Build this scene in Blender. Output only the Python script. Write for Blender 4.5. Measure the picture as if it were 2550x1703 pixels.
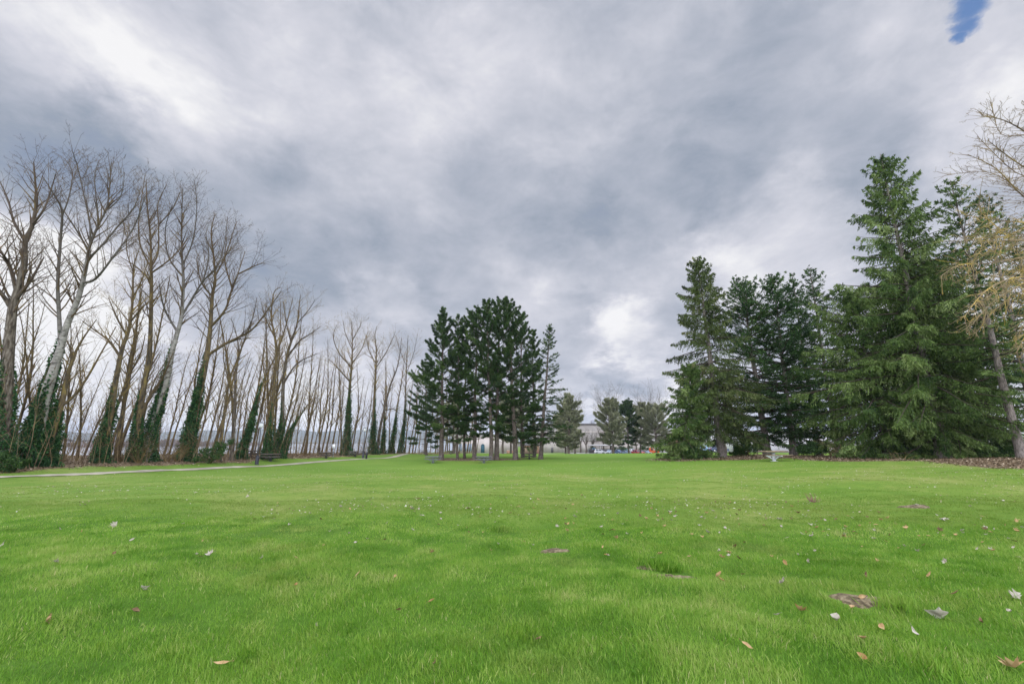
import bpy, bmesh, math, random
import numpy as np
from mathutils import Vector, Matrix

for _o in list(bpy.data.objects):
    bpy.data.objects.remove(_o)
SC = bpy.context.scene
COL = SC.collection
R = math.radians

# ------------------------------------------------------------------ camera
F = 1133.0                      # focal length in photograph pixels (2550 wide)
PITCH = math.atan((1100 - 851.5) / F)
CAM_Z = 1.6
cam_d = bpy.data.cameras.new('camera')
cam_d.sensor_width = 36.0
cam_d.lens = 36.0 * F / 2550.0
cam_d.clip_start = 0.05
cam_d.clip_end = 20000
cam = bpy.data.objects.new('camera', cam_d)
cam.location = (0, 0, CAM_Z)
cam.rotation_euler = (math.pi / 2 + PITCH, 0, 0)
COL.objects.link(cam)
SC.camera = cam

def ray(px, py):
    a = (px - 1275) / F
    b = (851.5 - py) / F
    cp, sp = math.cos(PITCH), math.sin(PITCH)
    return Vector((a, cp - b * sp, sp + b * cp))

def unproj(px, py, Y):
    d = ray(px, py)
    t = Y / d.y
    return Vector((d.x * t, Y, CAM_Z + d.z * t))

# ------------------------------------------------------------------ world: overcast sky
SUN_AZ, SUN_EL = R(-46), R(30)          # azimuth from +Y towards +X
world = bpy.data.worlds.new('World')
SC.world = world
world.use_nodes = True
nt = world.node_tree
nt.nodes.clear()

class NG:
    """tiny helper that strings shader nodes together"""
    def __init__(self, tree):
        self.t = tree
    def n(self, kind, **kw):
        nd = self.t.nodes.new(kind)
        for k, v in kw.items():
            setattr(nd, k, v)
        return nd
    def put(self, sock, v):
        if hasattr(v, 'is_output'):
            self.t.links.new(v, sock)
        else:
            sock.default_value = v
    def math(self, op, a, b=0.0, c=None, clamp=False):
        nd = self.n('ShaderNodeMath', operation=op, use_clamp=clamp)
        self.put(nd.inputs[0], a)
        self.put(nd.inputs[1], b)
        if c is not None:
            self.put(nd.inputs[2], c)
        return nd.outputs[0]
    def vmath(self, op, a, b=(0, 0, 0)):
        nd = self.n('ShaderNodeVectorMath', operation=op)
        self.put(nd.inputs[0], a)
        if op == 'SCALE':
            self.put(nd.inputs['Scale'], b)
        else:
            self.put(nd.inputs[1], b)
        return nd.outputs['Value'] if op in ('DOT_PRODUCT', 'LENGTH') else nd.outputs['Vector']
    def noise(self, vec, scale, detail=4.0, rough=0.55, dist=0.0, color=False):
        nd = self.n('ShaderNodeTexNoise')
        nd.inputs['Scale'].default_value = scale
        nd.inputs['Detail'].default_value = detail
        nd.inputs['Roughness'].default_value = rough
        nd.inputs['Distortion'].default_value = dist
        if vec is not None:
            self.t.links.new(vec, nd.inputs['Vector'])
        return nd.outputs['Color' if color else 'Fac']
    def maprange(self, v, a, b, c, d, smooth=True):
        nd = self.n('ShaderNodeMapRange')
        if smooth:
            nd.interpolation_type = 'SMOOTHSTEP'
        self.put(nd.inputs[0], v)
        for i, x in enumerate((a, b, c, d)):
            self.put(nd.inputs[1 + i], x)
        return nd.outputs[0]
    def ramp(self, fac, stops):
        nd = self.n('ShaderNodeValToRGB')
        el = nd.color_ramp.elements
        while len(el) < len(stops):
            el.new(0.5)
        for e, (p, c) in zip(el, stops):
            e.position = p
            e.color = (c[0], c[1], c[2], 1)
        self.put(nd.inputs[0], fac)
        return nd.outputs[0]
    def mix(self, fac, a, b):
        nd = self.n('ShaderNodeMix', data_type='RGBA')
        self.put(nd.inputs[0], fac)
        for s, v in ((nd.inputs[6], a), (nd.inputs[7], b)):
            if hasattr(v, 'is_output'):
                self.t.links.new(v, s)
            else:
                s.default_value = (v[0], v[1], v[2], 1)
        return nd.outputs[2]

g = NG(nt)
SKY_STRENGTH = 0.1
tc = g.n('ShaderNodeTexCoord')
dirv = g.vmath('NORMALIZE', tc.outputs['Generated'])
sep = g.n('ShaderNodeSeparateXYZ')
nt.links.new(dirv, sep.inputs[0])
dz = g.math('MAXIMUM', sep.outputs[2], 0.0)
den = g.math('ADD', dz, 0.21)
cmb = g.n('ShaderNodeCombineXYZ')
nt.links.new(g.math('DIVIDE', sep.outputs[0], den), cmb.inputs[0])
nt.links.new(g.math('MULTIPLY', g.math('DIVIDE', sep.outputs[1], den), 0.8), cmb.inputs[1])
cuv = cmb.outputs[0]
n_big = g.noise(cuv, 1.15, 7, 0.55, 0.35)
n_mid = g.noise(g.vmath('MULTIPLY', dirv, (1.0, 1.0, 1.7)), 4.6, 10, 0.62, 0.3)
n_fine = g.noise(g.vmath('MULTIPLY', dirv, (1.0, 1.0, 1.9)), 13.0, 9, 0.64, 0.4)
warp = g.vmath('SCALE', g.vmath('SUBTRACT', g.noise(cuv, 2.0, 7, 0.62, 0.0, color=True), (0.5, 0.5, 0.5)), 0.3)
wdir = g.vmath('NORMALIZE', g.vmath('ADD', dirv, warp))
t = g.math('ADD', 0.565, g.math('MULTIPLY', g.math('SUBTRACT', n_big, 0.5), 0.75))
t = g.math('ADD', t, g.math('MULTIPLY', g.math('SUBTRACT', n_mid, 0.5), 0.72))
t = g.math('ADD', t, g.math('MULTIPLY', g.math('SUBTRACT', n_fine, 0.5), 0.30))
# cloud masses: direction (through where they stand in the sky), angular radius, brightness
BLOBS = [
    (60, 150, 18, .17), (260, 250, 8, .2), (450, 230, 9, .14), (560, 170, 9, .12), (700, 40, 9, .16), (0, 580, 10, .34), (130, 650, 9, .16),
    (60, 760, 11, .2), (330, 900, 9, .3), (620, 930, 9, .3), (860, 900, 7, .2), (1010, 170, 9, .14), (840, 330, 10, .12),
    (900, 690, 5, .16), (1290, 640, 5, .18), (1430, 800, 7, .32), (1400, 745, 4, .16), (1770, 570, 9, .32), (1640, 640, 6, .16),
    (2270, 270, 6, .22), (2150, 130, 7, .12), (1560, 960, 6, .34), (1400, 950, 4, .3), (2250, 800, 12, .2), (1200, 180, 8, .08),
    (60, 320, 9, -.36), (250, 390, 8, -.26), (120, 420, 9, -.18), (460, 430, 11, -.16), (700, 640, 8, -.26), (900, 580, 9, -.12), (1120, 470, 9, -.12),
    (1290, 545, 8, -.22), (1450, 460, 9, -.18), (1640, 410, 8, -.2), (1350, 690, 5, -.12), (1400, 878, 4, -.36), (1490, 870, 4, -.2),
    (430, 110, 6, -.1), (1750, 120, 10, -.1), (2050, 300, 9, -.12), (1050, 640, 6, -.12), (1500, 250, 8, -.08),
]
for (bx, by, rad, amp) in BLOBS:
    c = ray(bx * 1.086, by * 1.086).normalized()
    dp = g.vmath('DOT_PRODUCT', wdir, (c.x, c.y, c.z))
    t = g.math('ADD', t, g.maprange(dp, math.cos(R(rad)), 1.0, 0.0, amp))
cloud = g.ramp(t, [(0.0, (.23, .295, .42)), (0.28, (.325, .37, .455)), (0.5, (.465, .495, .575)), (0.75, (.665, .672, .74)), (1.0, (.92, .915, .925))])
# unseen sky overhead and behind the camera: brightness added to light lawn and trees
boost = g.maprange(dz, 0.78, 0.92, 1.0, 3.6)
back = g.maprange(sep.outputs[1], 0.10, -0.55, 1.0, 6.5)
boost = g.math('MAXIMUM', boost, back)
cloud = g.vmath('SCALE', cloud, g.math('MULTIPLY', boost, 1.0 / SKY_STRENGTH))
sky = g.n('ShaderNodeTexSky', sky_type='NISHITA', sun_disc=False)
sky.sun_elevation = SUN_EL
sky.sun_rotation = SUN_AZ
sky.air_density = 1.0
# one hole of open blue sky
hdir = g.vmath('NORMALIZE', g.vmath('ADD', dirv, g.vmath('SCALE', g.vmath('SUBTRACT', g.noise(cuv, 7.0, 6, 0.65, 0.0, color=True), (0.5, 0.5, 0.5)), 0.075)))
hole = 0.0
for (bx, by, rr) in ((2220, 16, 1.2), (2208, 58, 1.0), (2230, -20, 1.2), (2192, 88, .6)):
    c = ray(bx * 1.086, by * 1.086).normalized()
    dp = g.vmath('DOT_PRODUCT', hdir, (c.x, c.y, c.z))
    hole = g.math('MAXIMUM', hole, g.maprange(dp, math.cos(R(rr * 1.15)), math.cos(R(rr * .2)), 0.0, 0.92))
blue = g.mix(0.55, sky.outputs[0], (.9, 2.6, 6.6))
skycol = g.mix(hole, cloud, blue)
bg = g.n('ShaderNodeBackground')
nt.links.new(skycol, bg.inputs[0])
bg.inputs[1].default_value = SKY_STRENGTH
out = g.n('ShaderNodeOutputWorld')
nt.links.new(bg.outputs[0], out.inputs[0])

sun_d = bpy.data.lights.new('sun', 'SUN')
sun_d.energy = 1.5
sun_d.angle = R(14)
sun_d.color = (1.0, .95, .88)
sun = bpy.data.objects.new('sun', sun_d)
sdir = Vector((math.sin(SUN_AZ) * math.cos(SUN_EL), math.cos(SUN_AZ) * math.cos(SUN_EL), math.sin(SUN_EL)))
sun.rotation_euler = (-sdir).to_track_quat('-Z', 'Y').to_euler()
sun.location = sdir * 100
COL.objects.link(sun)

SC.view_settings.view_transform = 'Standard'
SC.view_settings.look = 'None'
SC.view_settings.exposure = 0.0
SC.view_settings.gamma = 1.0
SC.cycles.max_bounces = 6
SC.cycles.diffuse_bounces = 3
SC.cycles.glossy_bounces = 2
SC.cycles.transmission_bounces = 3
SC.cycles.use_denoising = True

# ------------------------------------------------------------------ helpers
class MB:
    """collects numpy geometry and links it as ONE mesh object"""
    def __init__(self):
        self.v, self.q, self.t, self.a = [], [], [], []
        self.n = 0
    def add(self, V, quads=None, tris=None, tint=0.5):
        V = np.asarray(V, dtype=np.float64).reshape(-1, 3)
        self.v.append(V)
        tt = np.empty(len(V)); tt[:] = tint
        self.a.append(tt)
        if quads is not None and len(quads):
            self.q.append(np.asarray(quads, dtype=np.int64) + self.n)
        if tris is not None and len(tris):
            self.t.append(np.asarray(tris, dtype=np.int64) + self.n)
        self.n += len(V)
    def box(self, x0, x1, y0, y1, z0, z1, tint=0.5):
        V = [(x0, y0, z0), (x1, y0, z0), (x1, y1, z0), (x0, y1, z0), (x0, y0, z1), (x1, y0, z1), (x1, y1, z1), (x0, y1, z1)]
        self.add(V, [(0, 3, 2, 1), (4, 5, 6, 7), (0, 1, 5, 4), (1, 2, 6, 5), (2, 3, 7, 6), (3, 0, 4, 7)], tint=tint)
    def bar(self, a, b, w, h, tint=0.5):
        a, b = Vector(a), Vector(b)
        d = (b - a).normalized()
        s = d.cross(Vector((0, 0, 1)))
        if s.length < 1e-3:
            s = Vector((1, 0, 0))
        s.normalize()
        u = s.cross(d)
        V = []
        for p in (a, b):
            for (i, j) in ((-1, -1), (1, -1), (1, 1), (-1, 1)):
                V.append(p + s * (i * w / 2) + u * (j * h / 2))
        self.add(V, [(0, 1, 2, 3), (7, 6, 5, 4), (0, 4, 5, 1), (1, 5, 6, 2), (2, 6, 7, 3), (3, 7, 4, 0)], tint=tint)
    def tube(self, P, rad, sides=8, cap=True, tint=0.5, flute=0.0, rng=None):
        P = np.asarray([tuple(p) for p in P], dtype=np.float64)
        N = len(P)
        rad = np.asarray(rad, dtype=np.float64) * np.ones(N)
        T = np.gradient(P, axis=0)
        T /= np.linalg.norm(T, axis=1)[:, None] + 1e-12
        ref = np.array([0.0, 1.0, 0.0]) if abs(T[0][1]) < 0.8 else np.array([1.0, 0, 0])
        U = np.cross(T, ref); U /= np.linalg.norm(U, axis=1)[:, None] + 1e-12
        W = np.cross(T, U)
        an = np.linspace(0, 2 * np.pi, sides, endpoint=False)
        rr = rad[:, None] * np.ones((1, sides))
        if flute and rng is not None:
            rr = rr * (1 + flute * np.sin(an * 3 + rng.uniform(0, 6))[None, :] + flute * np.sin(an * 5 + rng.uniform(0, 6))[None, :])
        V = P[:, None, :] + rr[:, :, None] * (np.cos(an)[None, :, None] * U[:, None, :] + np.sin(an)[None, :, None] * W[:, None, :])
        idx = np.arange(N * sides).reshape(N, sides)
        a = idx[:-1]; b = np.roll(idx[:-1], -1, axis=1); c = np.roll(idx[1:], -1, axis=1); d = idx[1:]
        Q = np.stack([a, b, c, d], axis=-1).reshape(-1, 4)
        V = V.reshape(-1, 3)
        tr = None
        if cap:
            V = np.vstack([V, P[-1:], P[:1]])
            k = N * sides
            i = np.arange(sides); j = (i + 1) % sides
            tr = np.vstack([np.stack([idx[-1][i], idx[-1][j], np.full(sides, k)], -1), np.stack([idx[0][j], idx[0][i], np.full(sides, k + 1)], -1)])
        if not np.isscalar(tint):
            tint = np.repeat(np.asarray(tint), sides)
            if cap:
                tint = np.concatenate([tint, tint[-1:], tint[:1]])
        self.add(V, Q, tr, tint)
    def frusta(self, A, B, ra, rb, sides=3, tint=0.5):
        A = np.asarray(A, dtype=np.float64); B = np.asarray(B, dtype=np.float64)
        M = len(A)
        if not M:
            return
        D = B - A
        D /= np.linalg.norm(D, axis=1)[:, None] + 1e-12
        ref = np.where(np.abs(D[:, 2:3]) < 0.8, np.array([[0, 0, 1.0]]), np.array([[1.0, 0, 0]]))
        U = np.cross(D, ref); U /= np.linalg.norm(U, axis=1)[:, None] + 1e-12
        W = np.cross(D, U)
        an = np.linspace(0, 2 * np.pi, sides, endpoint=False)
        ring = np.cos(an)[None, :, None] * U[:, None, :] + np.sin(an)[None, :, None] * W[:, None, :]
        ra = np.asarray(ra)[:, None, None]; rb = np.asarray(rb)[:, None, None]
        V = np.concatenate([A[:, None, :] + ring * ra, B[:, None, :] + ring * rb], axis=1)
        base = (np.arange(M) * 2 * sides)[:, None]
        i = np.arange(sides)[None, :]; j = (i + 1) % sides
        Q = np.stack([base + i, base + j, base + sides + j, base + sides + i], -1).reshape(-1, 4)
        self.add(V.reshape(-1, 3), Q, None, tint if np.isscalar(tint) else np.repeat(np.asarray(tint), 2 * sides))
    def sprays(self, P, D, L, Wd, rng, tint, flat=None):
        """flat leaf/needle-spray shapes (a kite each): base P, direction D, length L, width Wd"""
        P = np.asarray(P); D = np.asarray(D)
        M = len(P)
        if not M:
            return
        D = D / (np.linalg.norm(D, axis=1)[:, None] + 1e-12)
        rnd = rng.normal(size=(M, 3))
        if flat is not None:
            rnd = rnd * flat + np.array([0, 0, 1.0])
        S = np.cross(D, rnd); S /= np.linalg.norm(S, axis=1)[:, None] + 1e-12
        L = np.asarray(L)[:, None] * np.ones((M, 1)); Wd = np.asarray(Wd)[:, None] * np.ones((M, 1))
        V = np.stack([P, P + D * L * 0.45 + S * Wd * .5, P + D * L, P + D * L * 0.45 - S * Wd * .5], axis=1)
        Q = np.arange(M * 4).reshape(M, 4)
        tt = np.repeat(np.asarray(tint) * np.ones(M), 4)
        self.add(V.reshape(-1, 3), Q, None, tt)
    def build(self, name, mat, parent=None, smooth=False, loc=None):
        me = bpy.data.meshes.new(name)
        V = np.concatenate(self.v) if self.v else np.zeros((0, 3))
        if loc is not None:
            V = V - np.array(tuple(loc))
        q = np.concatenate(self.q) if self.q else np.zeros((0, 4), dtype=np.int64)
        tr = np.concatenate(self.t) if self.t else np.zeros((0, 3), dtype=np.int64)
        me.vertices.add(len(V))
        me.vertices.foreach_set('co', V.astype(np.float32).ravel())
        nl = q.size + tr.size
        me.loops.add(nl)
        me.loops.foreach_set('vertex_index', np.concatenate([q.ravel(), tr.ravel()]).astype(np.int32))
        npoly = len(q) + len(tr)
        me.polygons.add(npoly)
        tot = np.concatenate([np.full(len(q), 4), np.full(len(tr), 3)]).astype(np.int32)
        st = np.concatenate([[0], np.cumsum(tot)[:-1]]).astype(np.int32) if npoly else np.zeros(0, np.int32)
        me.polygons.foreach_set('loop_start', st)
        me.polygons.foreach_set('loop_total', tot)
        if smooth:
            me.polygons.foreach_set('use_smooth', np.ones(npoly, dtype=bool))
        at = me.attributes.new('tint', 'FLOAT', 'POINT')
        at.data.foreach_set('value', np.concatenate(self.a).astype(np.float32) if self.a else np.zeros(0, np.float32))
        me.update(calc_edges=True)
        o = bpy.data.objects.new(name, me)
        if mat is not None:
            me.materials.append(mat)
        COL.objects.link(o)
        if parent is not None:
            o.parent = parent
        elif loc is not None:
            o.location = loc
        return o

def tag(o, label=None, cat=None, group=None, kind=None):
    if label: o['label'] = label
    if cat: o['category'] = cat
    if group: o['group'] = group
    if kind: o['kind'] = kind
    return o

def empty(name, loc, label, cat, group=None, rz=0.0):
    o = bpy.data.objects.new(name, None)
    o.empty_display_size = 0.2
    o.location = loc
    o.rotation_euler = (0, 0, rz)
    COL.objects.link(o)
    return tag(o, label, cat, group)

def copy_tree(o, parent=None):
    c = o.copy()
    COL.objects.link(c)
    if parent is not None:
        c.parent = parent
    for ch in list(o.children):
        copy_tree(ch, c)
    return c

def mat(name, c1, c2, scale=4.0, rough=0.8, c3=None, bump=0.0, bscale=30.0, detail=5, stretch=None, spec=0.3, metal=0.0, coords='Object', lo=0.35, hi=0.65, young=None):
    m = bpy.data.materials.new(name)
    m.use_nodes = True
    t_ = m.node_tree
    t_.nodes.clear()
    h = NG(t_)
    b = h.n('ShaderNodeBsdfPrincipled')
    o = h.n('ShaderNodeOutputMaterial')
    t_.links.new(b.outputs[0], o.inputs[0])
    tcn = h.n('ShaderNodeTexCoord')
    vec = tcn.outputs[coords]
    if stretch:
        vec = h.vmath('MULTIPLY', vec, stretch)
    nf = h.noise(vec, scale, detail, 0.6)
    stops = [(lo, c1), (hi, c2)]
    if c3 is not None:
        stops = [(lo, c1), ((lo + hi) / 2, c2), (hi, c3)]
    colr = h.ramp(nf, stops)
    if young is not None:          # younger wood (branches) has its own darker bark
        at_ = h.n('ShaderNodeAttribute', attribute_name='tint')
        colr = h.mix(h.maprange(at_.outputs['Fac'], .05, .45, 1.0, 0.0, False), colr, young)
    t_.links.new(colr, b.inputs['Base Color'])
    b.inputs['Roughness'].default_value = rough
    b.inputs['Specular IOR Level'].default_value = spec
    b.inputs['Metallic'].default_value = metal
    if bump:
        bn = h.n('ShaderNodeBump')
        bn.inputs['Strength'].default_value = bump
        bn.inputs['Distance'].default_value = 0.03
        t_.links.new(h.noise(vec, bscale, 4, 0.6), bn.inputs['Height'])
        t_.links.new(bn.outputs[0], b.inputs['Normal'])
    return m

def leafmat(name, stops, trans=0.25, wscale=0.0, wamt=0.3, rough=0.6, spec=0.15):
    """foliage: every leaf carries its own random tint, with light and dark clumps from a noise"""
    m = bpy.data.materials.new(name)
    m.use_nodes = True
    t_ = m.node_tree
    t_.nodes.clear()
    h = NG(t_)
    at = h.n('ShaderNodeAttribute', attribute_name='tint')
    fac = at.outputs['Fac']
    if wscale:
        geo = h.n('ShaderNodeNewGeometry')
        nf = h.noise(geo.outputs['Position'], wscale, 3, 0.6)
        fac = h.math('ADD', fac, h.math('MULTIPLY', h.math('SUBTRACT', nf, 0.5), wamt * 2), clamp=True)
    c = h.ramp(fac, stops)
    b = h.n('ShaderNodeBsdfPrincipled')
    t_.links.new(c, b.inputs['Base Color'])
    b.inputs['Roughness'].default_value = rough
    b.inputs['Specular IOR Level'].default_value = spec
    tr = h.n('ShaderNodeBsdfTranslucent')
    t_.links.new(c, tr.inputs[0])
    mx = h.n('ShaderNodeMixShader')
    mx.inputs[0].default_value = trans
    t_.links.new(b.outputs[0], mx.inputs[1])
    t_.links.new(tr.outputs[0], mx.inputs[2])
    o = h.n('ShaderNodeOutputMaterial')
    t_.links.new(mx.outputs[0], o.inputs[0])
    return m

M = {}
M['bark_grey'] = mat('bark_grey', (.024, .018, .012), (.08, .064, .046), 3, .9, (.16, .138, .108), .6, 14, young=(.06, .044, .03), stretch=(3, 3, .6))
M['bark_pale'] = mat('bark_pale', young=(.075, .066, .054), c1=(.04, .034, .028), c2=(.16, .15, .13), scale=2.4, rough=.9, c3=(.27, .255, .225), bump=.5, bscale=12, stretch=(1.0, 1.0, 2.4), lo=.3, hi=.55)
M['bark_moss'] = mat('bark_moss', young=(.085, .06, .03), c1=(.032, .027, .018), c2=(.092, .068, .036), scale=2.5, rough=.9, c3=(.165, .125, .04), bump=.6, bscale=14, stretch=(2, 2, .7))
M['bark_pine'] = mat('bark_pine', (.035, .028, .023), (.10, .078, .062), 5, .95, (.17, .135, .11), .8, 10, stretch=(3, 3, .8), young=(.05, .038, .028))
M['bark_fir'] = mat('bark_fir', (.06, .05, .042), (.16, .135, .115), 5, .95, (.25, .215, .185), .9, 9, stretch=(3.5, 3.5, .7), young=(.055, .043, .03))
M['twig'] = mat('twig', (.038, .025, .015), (.075, .05, .029), 1.2, .9, (.14, .098, .038), coords='Object')
M['twig_moss'] = mat('twig_moss', (.07, .047, .025), (.15, .105, .048), .9, .9, (.27, .195, .055), coords='Object')
M['twig_lichen'] = mat('twig_lichen', (.15, .112, .068), (.26, .20, .105), .8, .9, (.44, .31, .055), coords='Object')
M['brush'] = mat('brush', (.085, .058, .034), (.17, .12, .066), .8, .9, (.27, .20, .105))
M['ivy'] = leafmat('ivy', [(0, (.010, .03, .012)), (.5, (.026, .075, .024)), (.85, (.06, .14, .04)), (1, (.15, .19, .06))], .15, 1.4, .4)
M['spruce'] = leafmat('spruce', [(0, (.014, .038, .009)), (.42, (.064, .112, .026)), (.78, (.145, .212, .056)), (1, (.26, .33, .12))], .28, .6, .45)
M['spruce_blue'] = leafmat('spruce_blue', [(0, (.012, .034, .012)), (.5, (.044, .095, .026)), (.85, (.095, .165, .045)), (1, (.17, .23, .08))], .26, .6, .42)
M['fir_brown'] = leafmat('fir_brown', [(0, (.022, .032, .011)), (.45, (.06, .088, .025)), (.8, (.11, .15, .042)), (1, (.20, .21, .09))], .26, .6, .3)
M['pine'] = leafmat('pine', [(0, (.016, .036, .014)), (.5, (.042, .082, .022)), (.85, (.09, .145, .038)), (1, (.15, .21, .065))], .25, .4, .4)
M['pine_grey'] = leafmat('pine_grey', [(0, (.13, .14, .08)), (.5, (.25, .26, .155)), (.85, (.35, .35, .22)), (1, (.43, .42, .29))], .35, .3, .3)
M['shrub'] = leafmat('shrub', [(0, (.014, .035, .01)), (.5, (.035, .075, .02)), (.85, (.07, .13, .035)), (1, (.13, .19, .06))], .2, .8, .3)
M['litter'] = leafmat('litter', [(0, (.055, .036, .02)), (.4, (.14, .095, .055)), (.75, (.26, .19, .12)), (1, (.42, .34, .24))], .1)
M['leaf_pale'] = leafmat('leaf_pale', [(0, (.22, .185, .135)), (.5, (.37, .33, .26)), (1, (.54, .50, .42))], .15)
M['leaf_tan'] = leafmat('leaf_tan', [(0, (.26, .15, .07)), (.5, (.42, .27, .13)), (1, (.58, .42, .24))], .15)
M['leaf_brown'] = leafmat('leaf_brown', [(0, (.06, .036, .018)), (.5, (.14, .085, .042)), (1, (.25, .165, .09))], .15)
M['leaf_orange'] = leafmat('leaf_orange', [(0, (.24, .125, .045)), (.5, (.34, .21, .085)), (1, (.44, .33, .16))], .2)
M['soil'] = mat('soil', (.055, .042, .022), (.13, .10, .056), 16, .95, (.25, .205, .125), .8, 40)
M['wood'] = mat('wood', (.10, .072, .045), (.20, .15, .095), 6, .8, (.29, .23, .155), .3, 30, stretch=(1, 8, 8))
M['wood_dark'] = mat('wood_dark', (.03, .025, .02), (.085, .07, .055), 6, .8, (.13, .11, .09), .3, 30, stretch=(1, 8, 8))
M['wood_grey'] = mat('wood_grey', (.07, .07, .072), (.13, .132, .137), 6, .8, (.19, .192, .2), .3, 30, stretch=(1, 8, 8))
M['white_metal'] = mat('white_metal', (.55, .56, .58), (.74, .75, .77), 6, .5)
M['grey_metal'] = mat('grey_metal', (.17, .18, .2), (.27, .285, .31), 6, .5)
M['black_metal'] = mat('black_metal', (.012, .012, .016), (.03, .03, .036), 8, .5)
M['dark_post'] = mat('dark_post', (.05, .045, .05), (.10, .095, .10), 8, .5)
M['lamp_glass'] = mat('lamp_glass', (.62, .62, .62), (.78, .78, .77), 5, .25)
M['asphalt'] = mat('asphalt', (.16, .155, .15), (.23, .22, .215), 1.3, .9, (.29, .28, .27), .3, 60, coords='Object')
M['path'] = mat('path', (.23, .205, .155), (.30, .27, .205), 1.0, .9, (.37, .335, .26), .3, 40)
M['concrete'] = mat('concrete', (.3, .28, .26), (.38, .355, .33), .6, .9, (.43, .41, .38))
M['wall_beige'] = mat('wall_beige', (.33, .285, .25), (.40, .355, .32), .25, .9, (.45, .405, .37))
M['wall_upper'] = mat('wall_upper', (.19, .175, .155), (.23, .212, .19), .2, .9, (.27, .25, .23))
M['wall_white'] = mat('wall_white', (.5, .49, .48), (.58, .575, .57), .3, .9)
M['brick'] = mat('brick', (.22, .12, .075), (.30, .18, .12), 2.0, .9, (.38, .25, .17))
M['roof_dark'] = mat('roof_dark', (.06, .058, .058), (.11, .105, .10), .6, .9)
M['teal'] = mat('teal', (.012, .045, .06), (.02, .07, .09), 2, .6)
M['glass'] = mat('glass', (.02, .025, .03), (.05, .06, .07), .8, .08, spec=.6)
M['glass_blue'] = mat('glass_blue', (.10, .15, .22), (.22, .29, .38), .8, .15, spec=.6)
M['tyre'] = mat('tyre', (.012, .012, .012), (.03, .03, .03), 10, .85)
M['rim'] = mat('rim', (.35, .35, .36), (.55, .55, .56), 8, .35, metal=.7)
M['headlight'] = mat('headlight', (.6, .6, .6), (.8, .8, .8), 8, .1, spec=.6)
M['taillight'] = mat('taillight', (.30, .01, .01), (.42, .02, .02), 8, .2)
M['sign_white'] = mat('sign_white', (.70, .70, .70), (.80, .80, .80), 3, .5)
M['sign_ink'] = mat('sign_ink', (.16, .17, .2), (.25, .26, .3), 30, .6)
M['orange'] = mat('orange', (.55, .085, .015), (.68, .13, .025), 1.2, .5)
M['water'] = mat('water', (.30, .33, .37), (.40, .43, .47), .02, .12, spec=.5)
M['hill'] = mat('hill', (.05, .065, .06), (.085, .10, .085), .004, 1.0)
M['red_twig'] = mat('red_twig', (.17, .085, .07), (.28, .16, .135), .8, .9)

# ------------------------------------------------------------------ terrain
CTRL = [  # (px, py, distance): where the lawn is seen at that distance
    (1078, 1153, 56), (1204, 1152, 57), (1318, 1142, 64), (1099, 1144, 62), (1284, 1144, 62), (1346, 1144, 63), (1420, 1131, 143),
    (1500, 1130, 190), (1620, 1131, 190), (1200, 1128, 170), (1100, 1128, 120), (1275, 1200, 20.5), (1275, 1172, 33),
    (700, 1205, 20.5), (1700, 1200, 22), (1700, 1172, 33), (2000, 1200, 19),
    (640, 1159, 46), (906, 1142, 61), (1040, 1131, 90), (400, 1168, 36), (200, 1180, 30), (0, 1192, 26), (0, 1225, 18.5), (400, 1205, 22),
    (10, 1167, 30), (95, 1161, 32), (255, 1152, 37), (385, 1149, 40), (490, 1147, 43), (640, 1142, 50), (862, 1134, 68), (1000, 1129, 86),
    (1928, 1149, 36), (1800, 1138, 44), (1690, 1143, 43), (1912, 1134, 47), (2092, 1137, 48), (2215, 1140, 38), (2349, 1146, 33),
    (2200, 1150, 30), (2300, 1158, 27), (2545, 1141, 30), (2545, 1180, 19), (2400, 1163, 24.5), (2545, 1240, 13.5), (1800, 1126, 120), (2500, 1131, 60),
]
_pts = []
for (a, b, Y) in CTRL:
    p = unproj(a, b, Y)
    _pts.append((p.x, p.y, p.z))
for x in (-12, -6, 0, 6, 12):
    for y in (-12, 2, 5.5, 9):
        _pts.append((x, y, 0.0))
_pts += [(-40, 0, -.3), (40, 0, .3), (-60, 20, -.4), (70, 30, .4), (80, 120, -1.4), (60, 200, -2.6), (-60, 60, -.6), (-40, 220, -3.2), (30, 230, -3.4), (60, 60, -.3)]
_P = np.array(_pts)

def _U(r2):
    return np.where(r2 > 1e-9, r2 * np.log(r2 + 1e-12), 0.0)
_n = len(_P)
_K = _U(((_P[:, None, :2] - _P[None, :, :2]) ** 2).sum(-1)) + np.eye(_n) * 25.0
_A = np.zeros((_n + 3, _n + 3))
_A[:_n, :_n] = _K
_A[:_n, _n] = 1; _A[:_n, _n + 1:] = _P[:, :2]
_A[_n, :_n] = 1; _A[_n + 1:, :_n] = _P[:, :2].T
_W = np.linalg.solve(_A, np.concatenate([_P[:, 2], np.zeros(3)]))
_brs = np.random.RandomState(5)
_waves = [(_brs.uniform(0, 2 * np.pi), 2 * np.pi / wl, _brs.uniform(0, 6.28), am) for wl, am in
          ((1.1, .008), (1.4, .010), (1.9, .012), (2.6, .016), (3.4, .02), (4.6, .024), (6.3, .03), (9, .035))]

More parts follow.
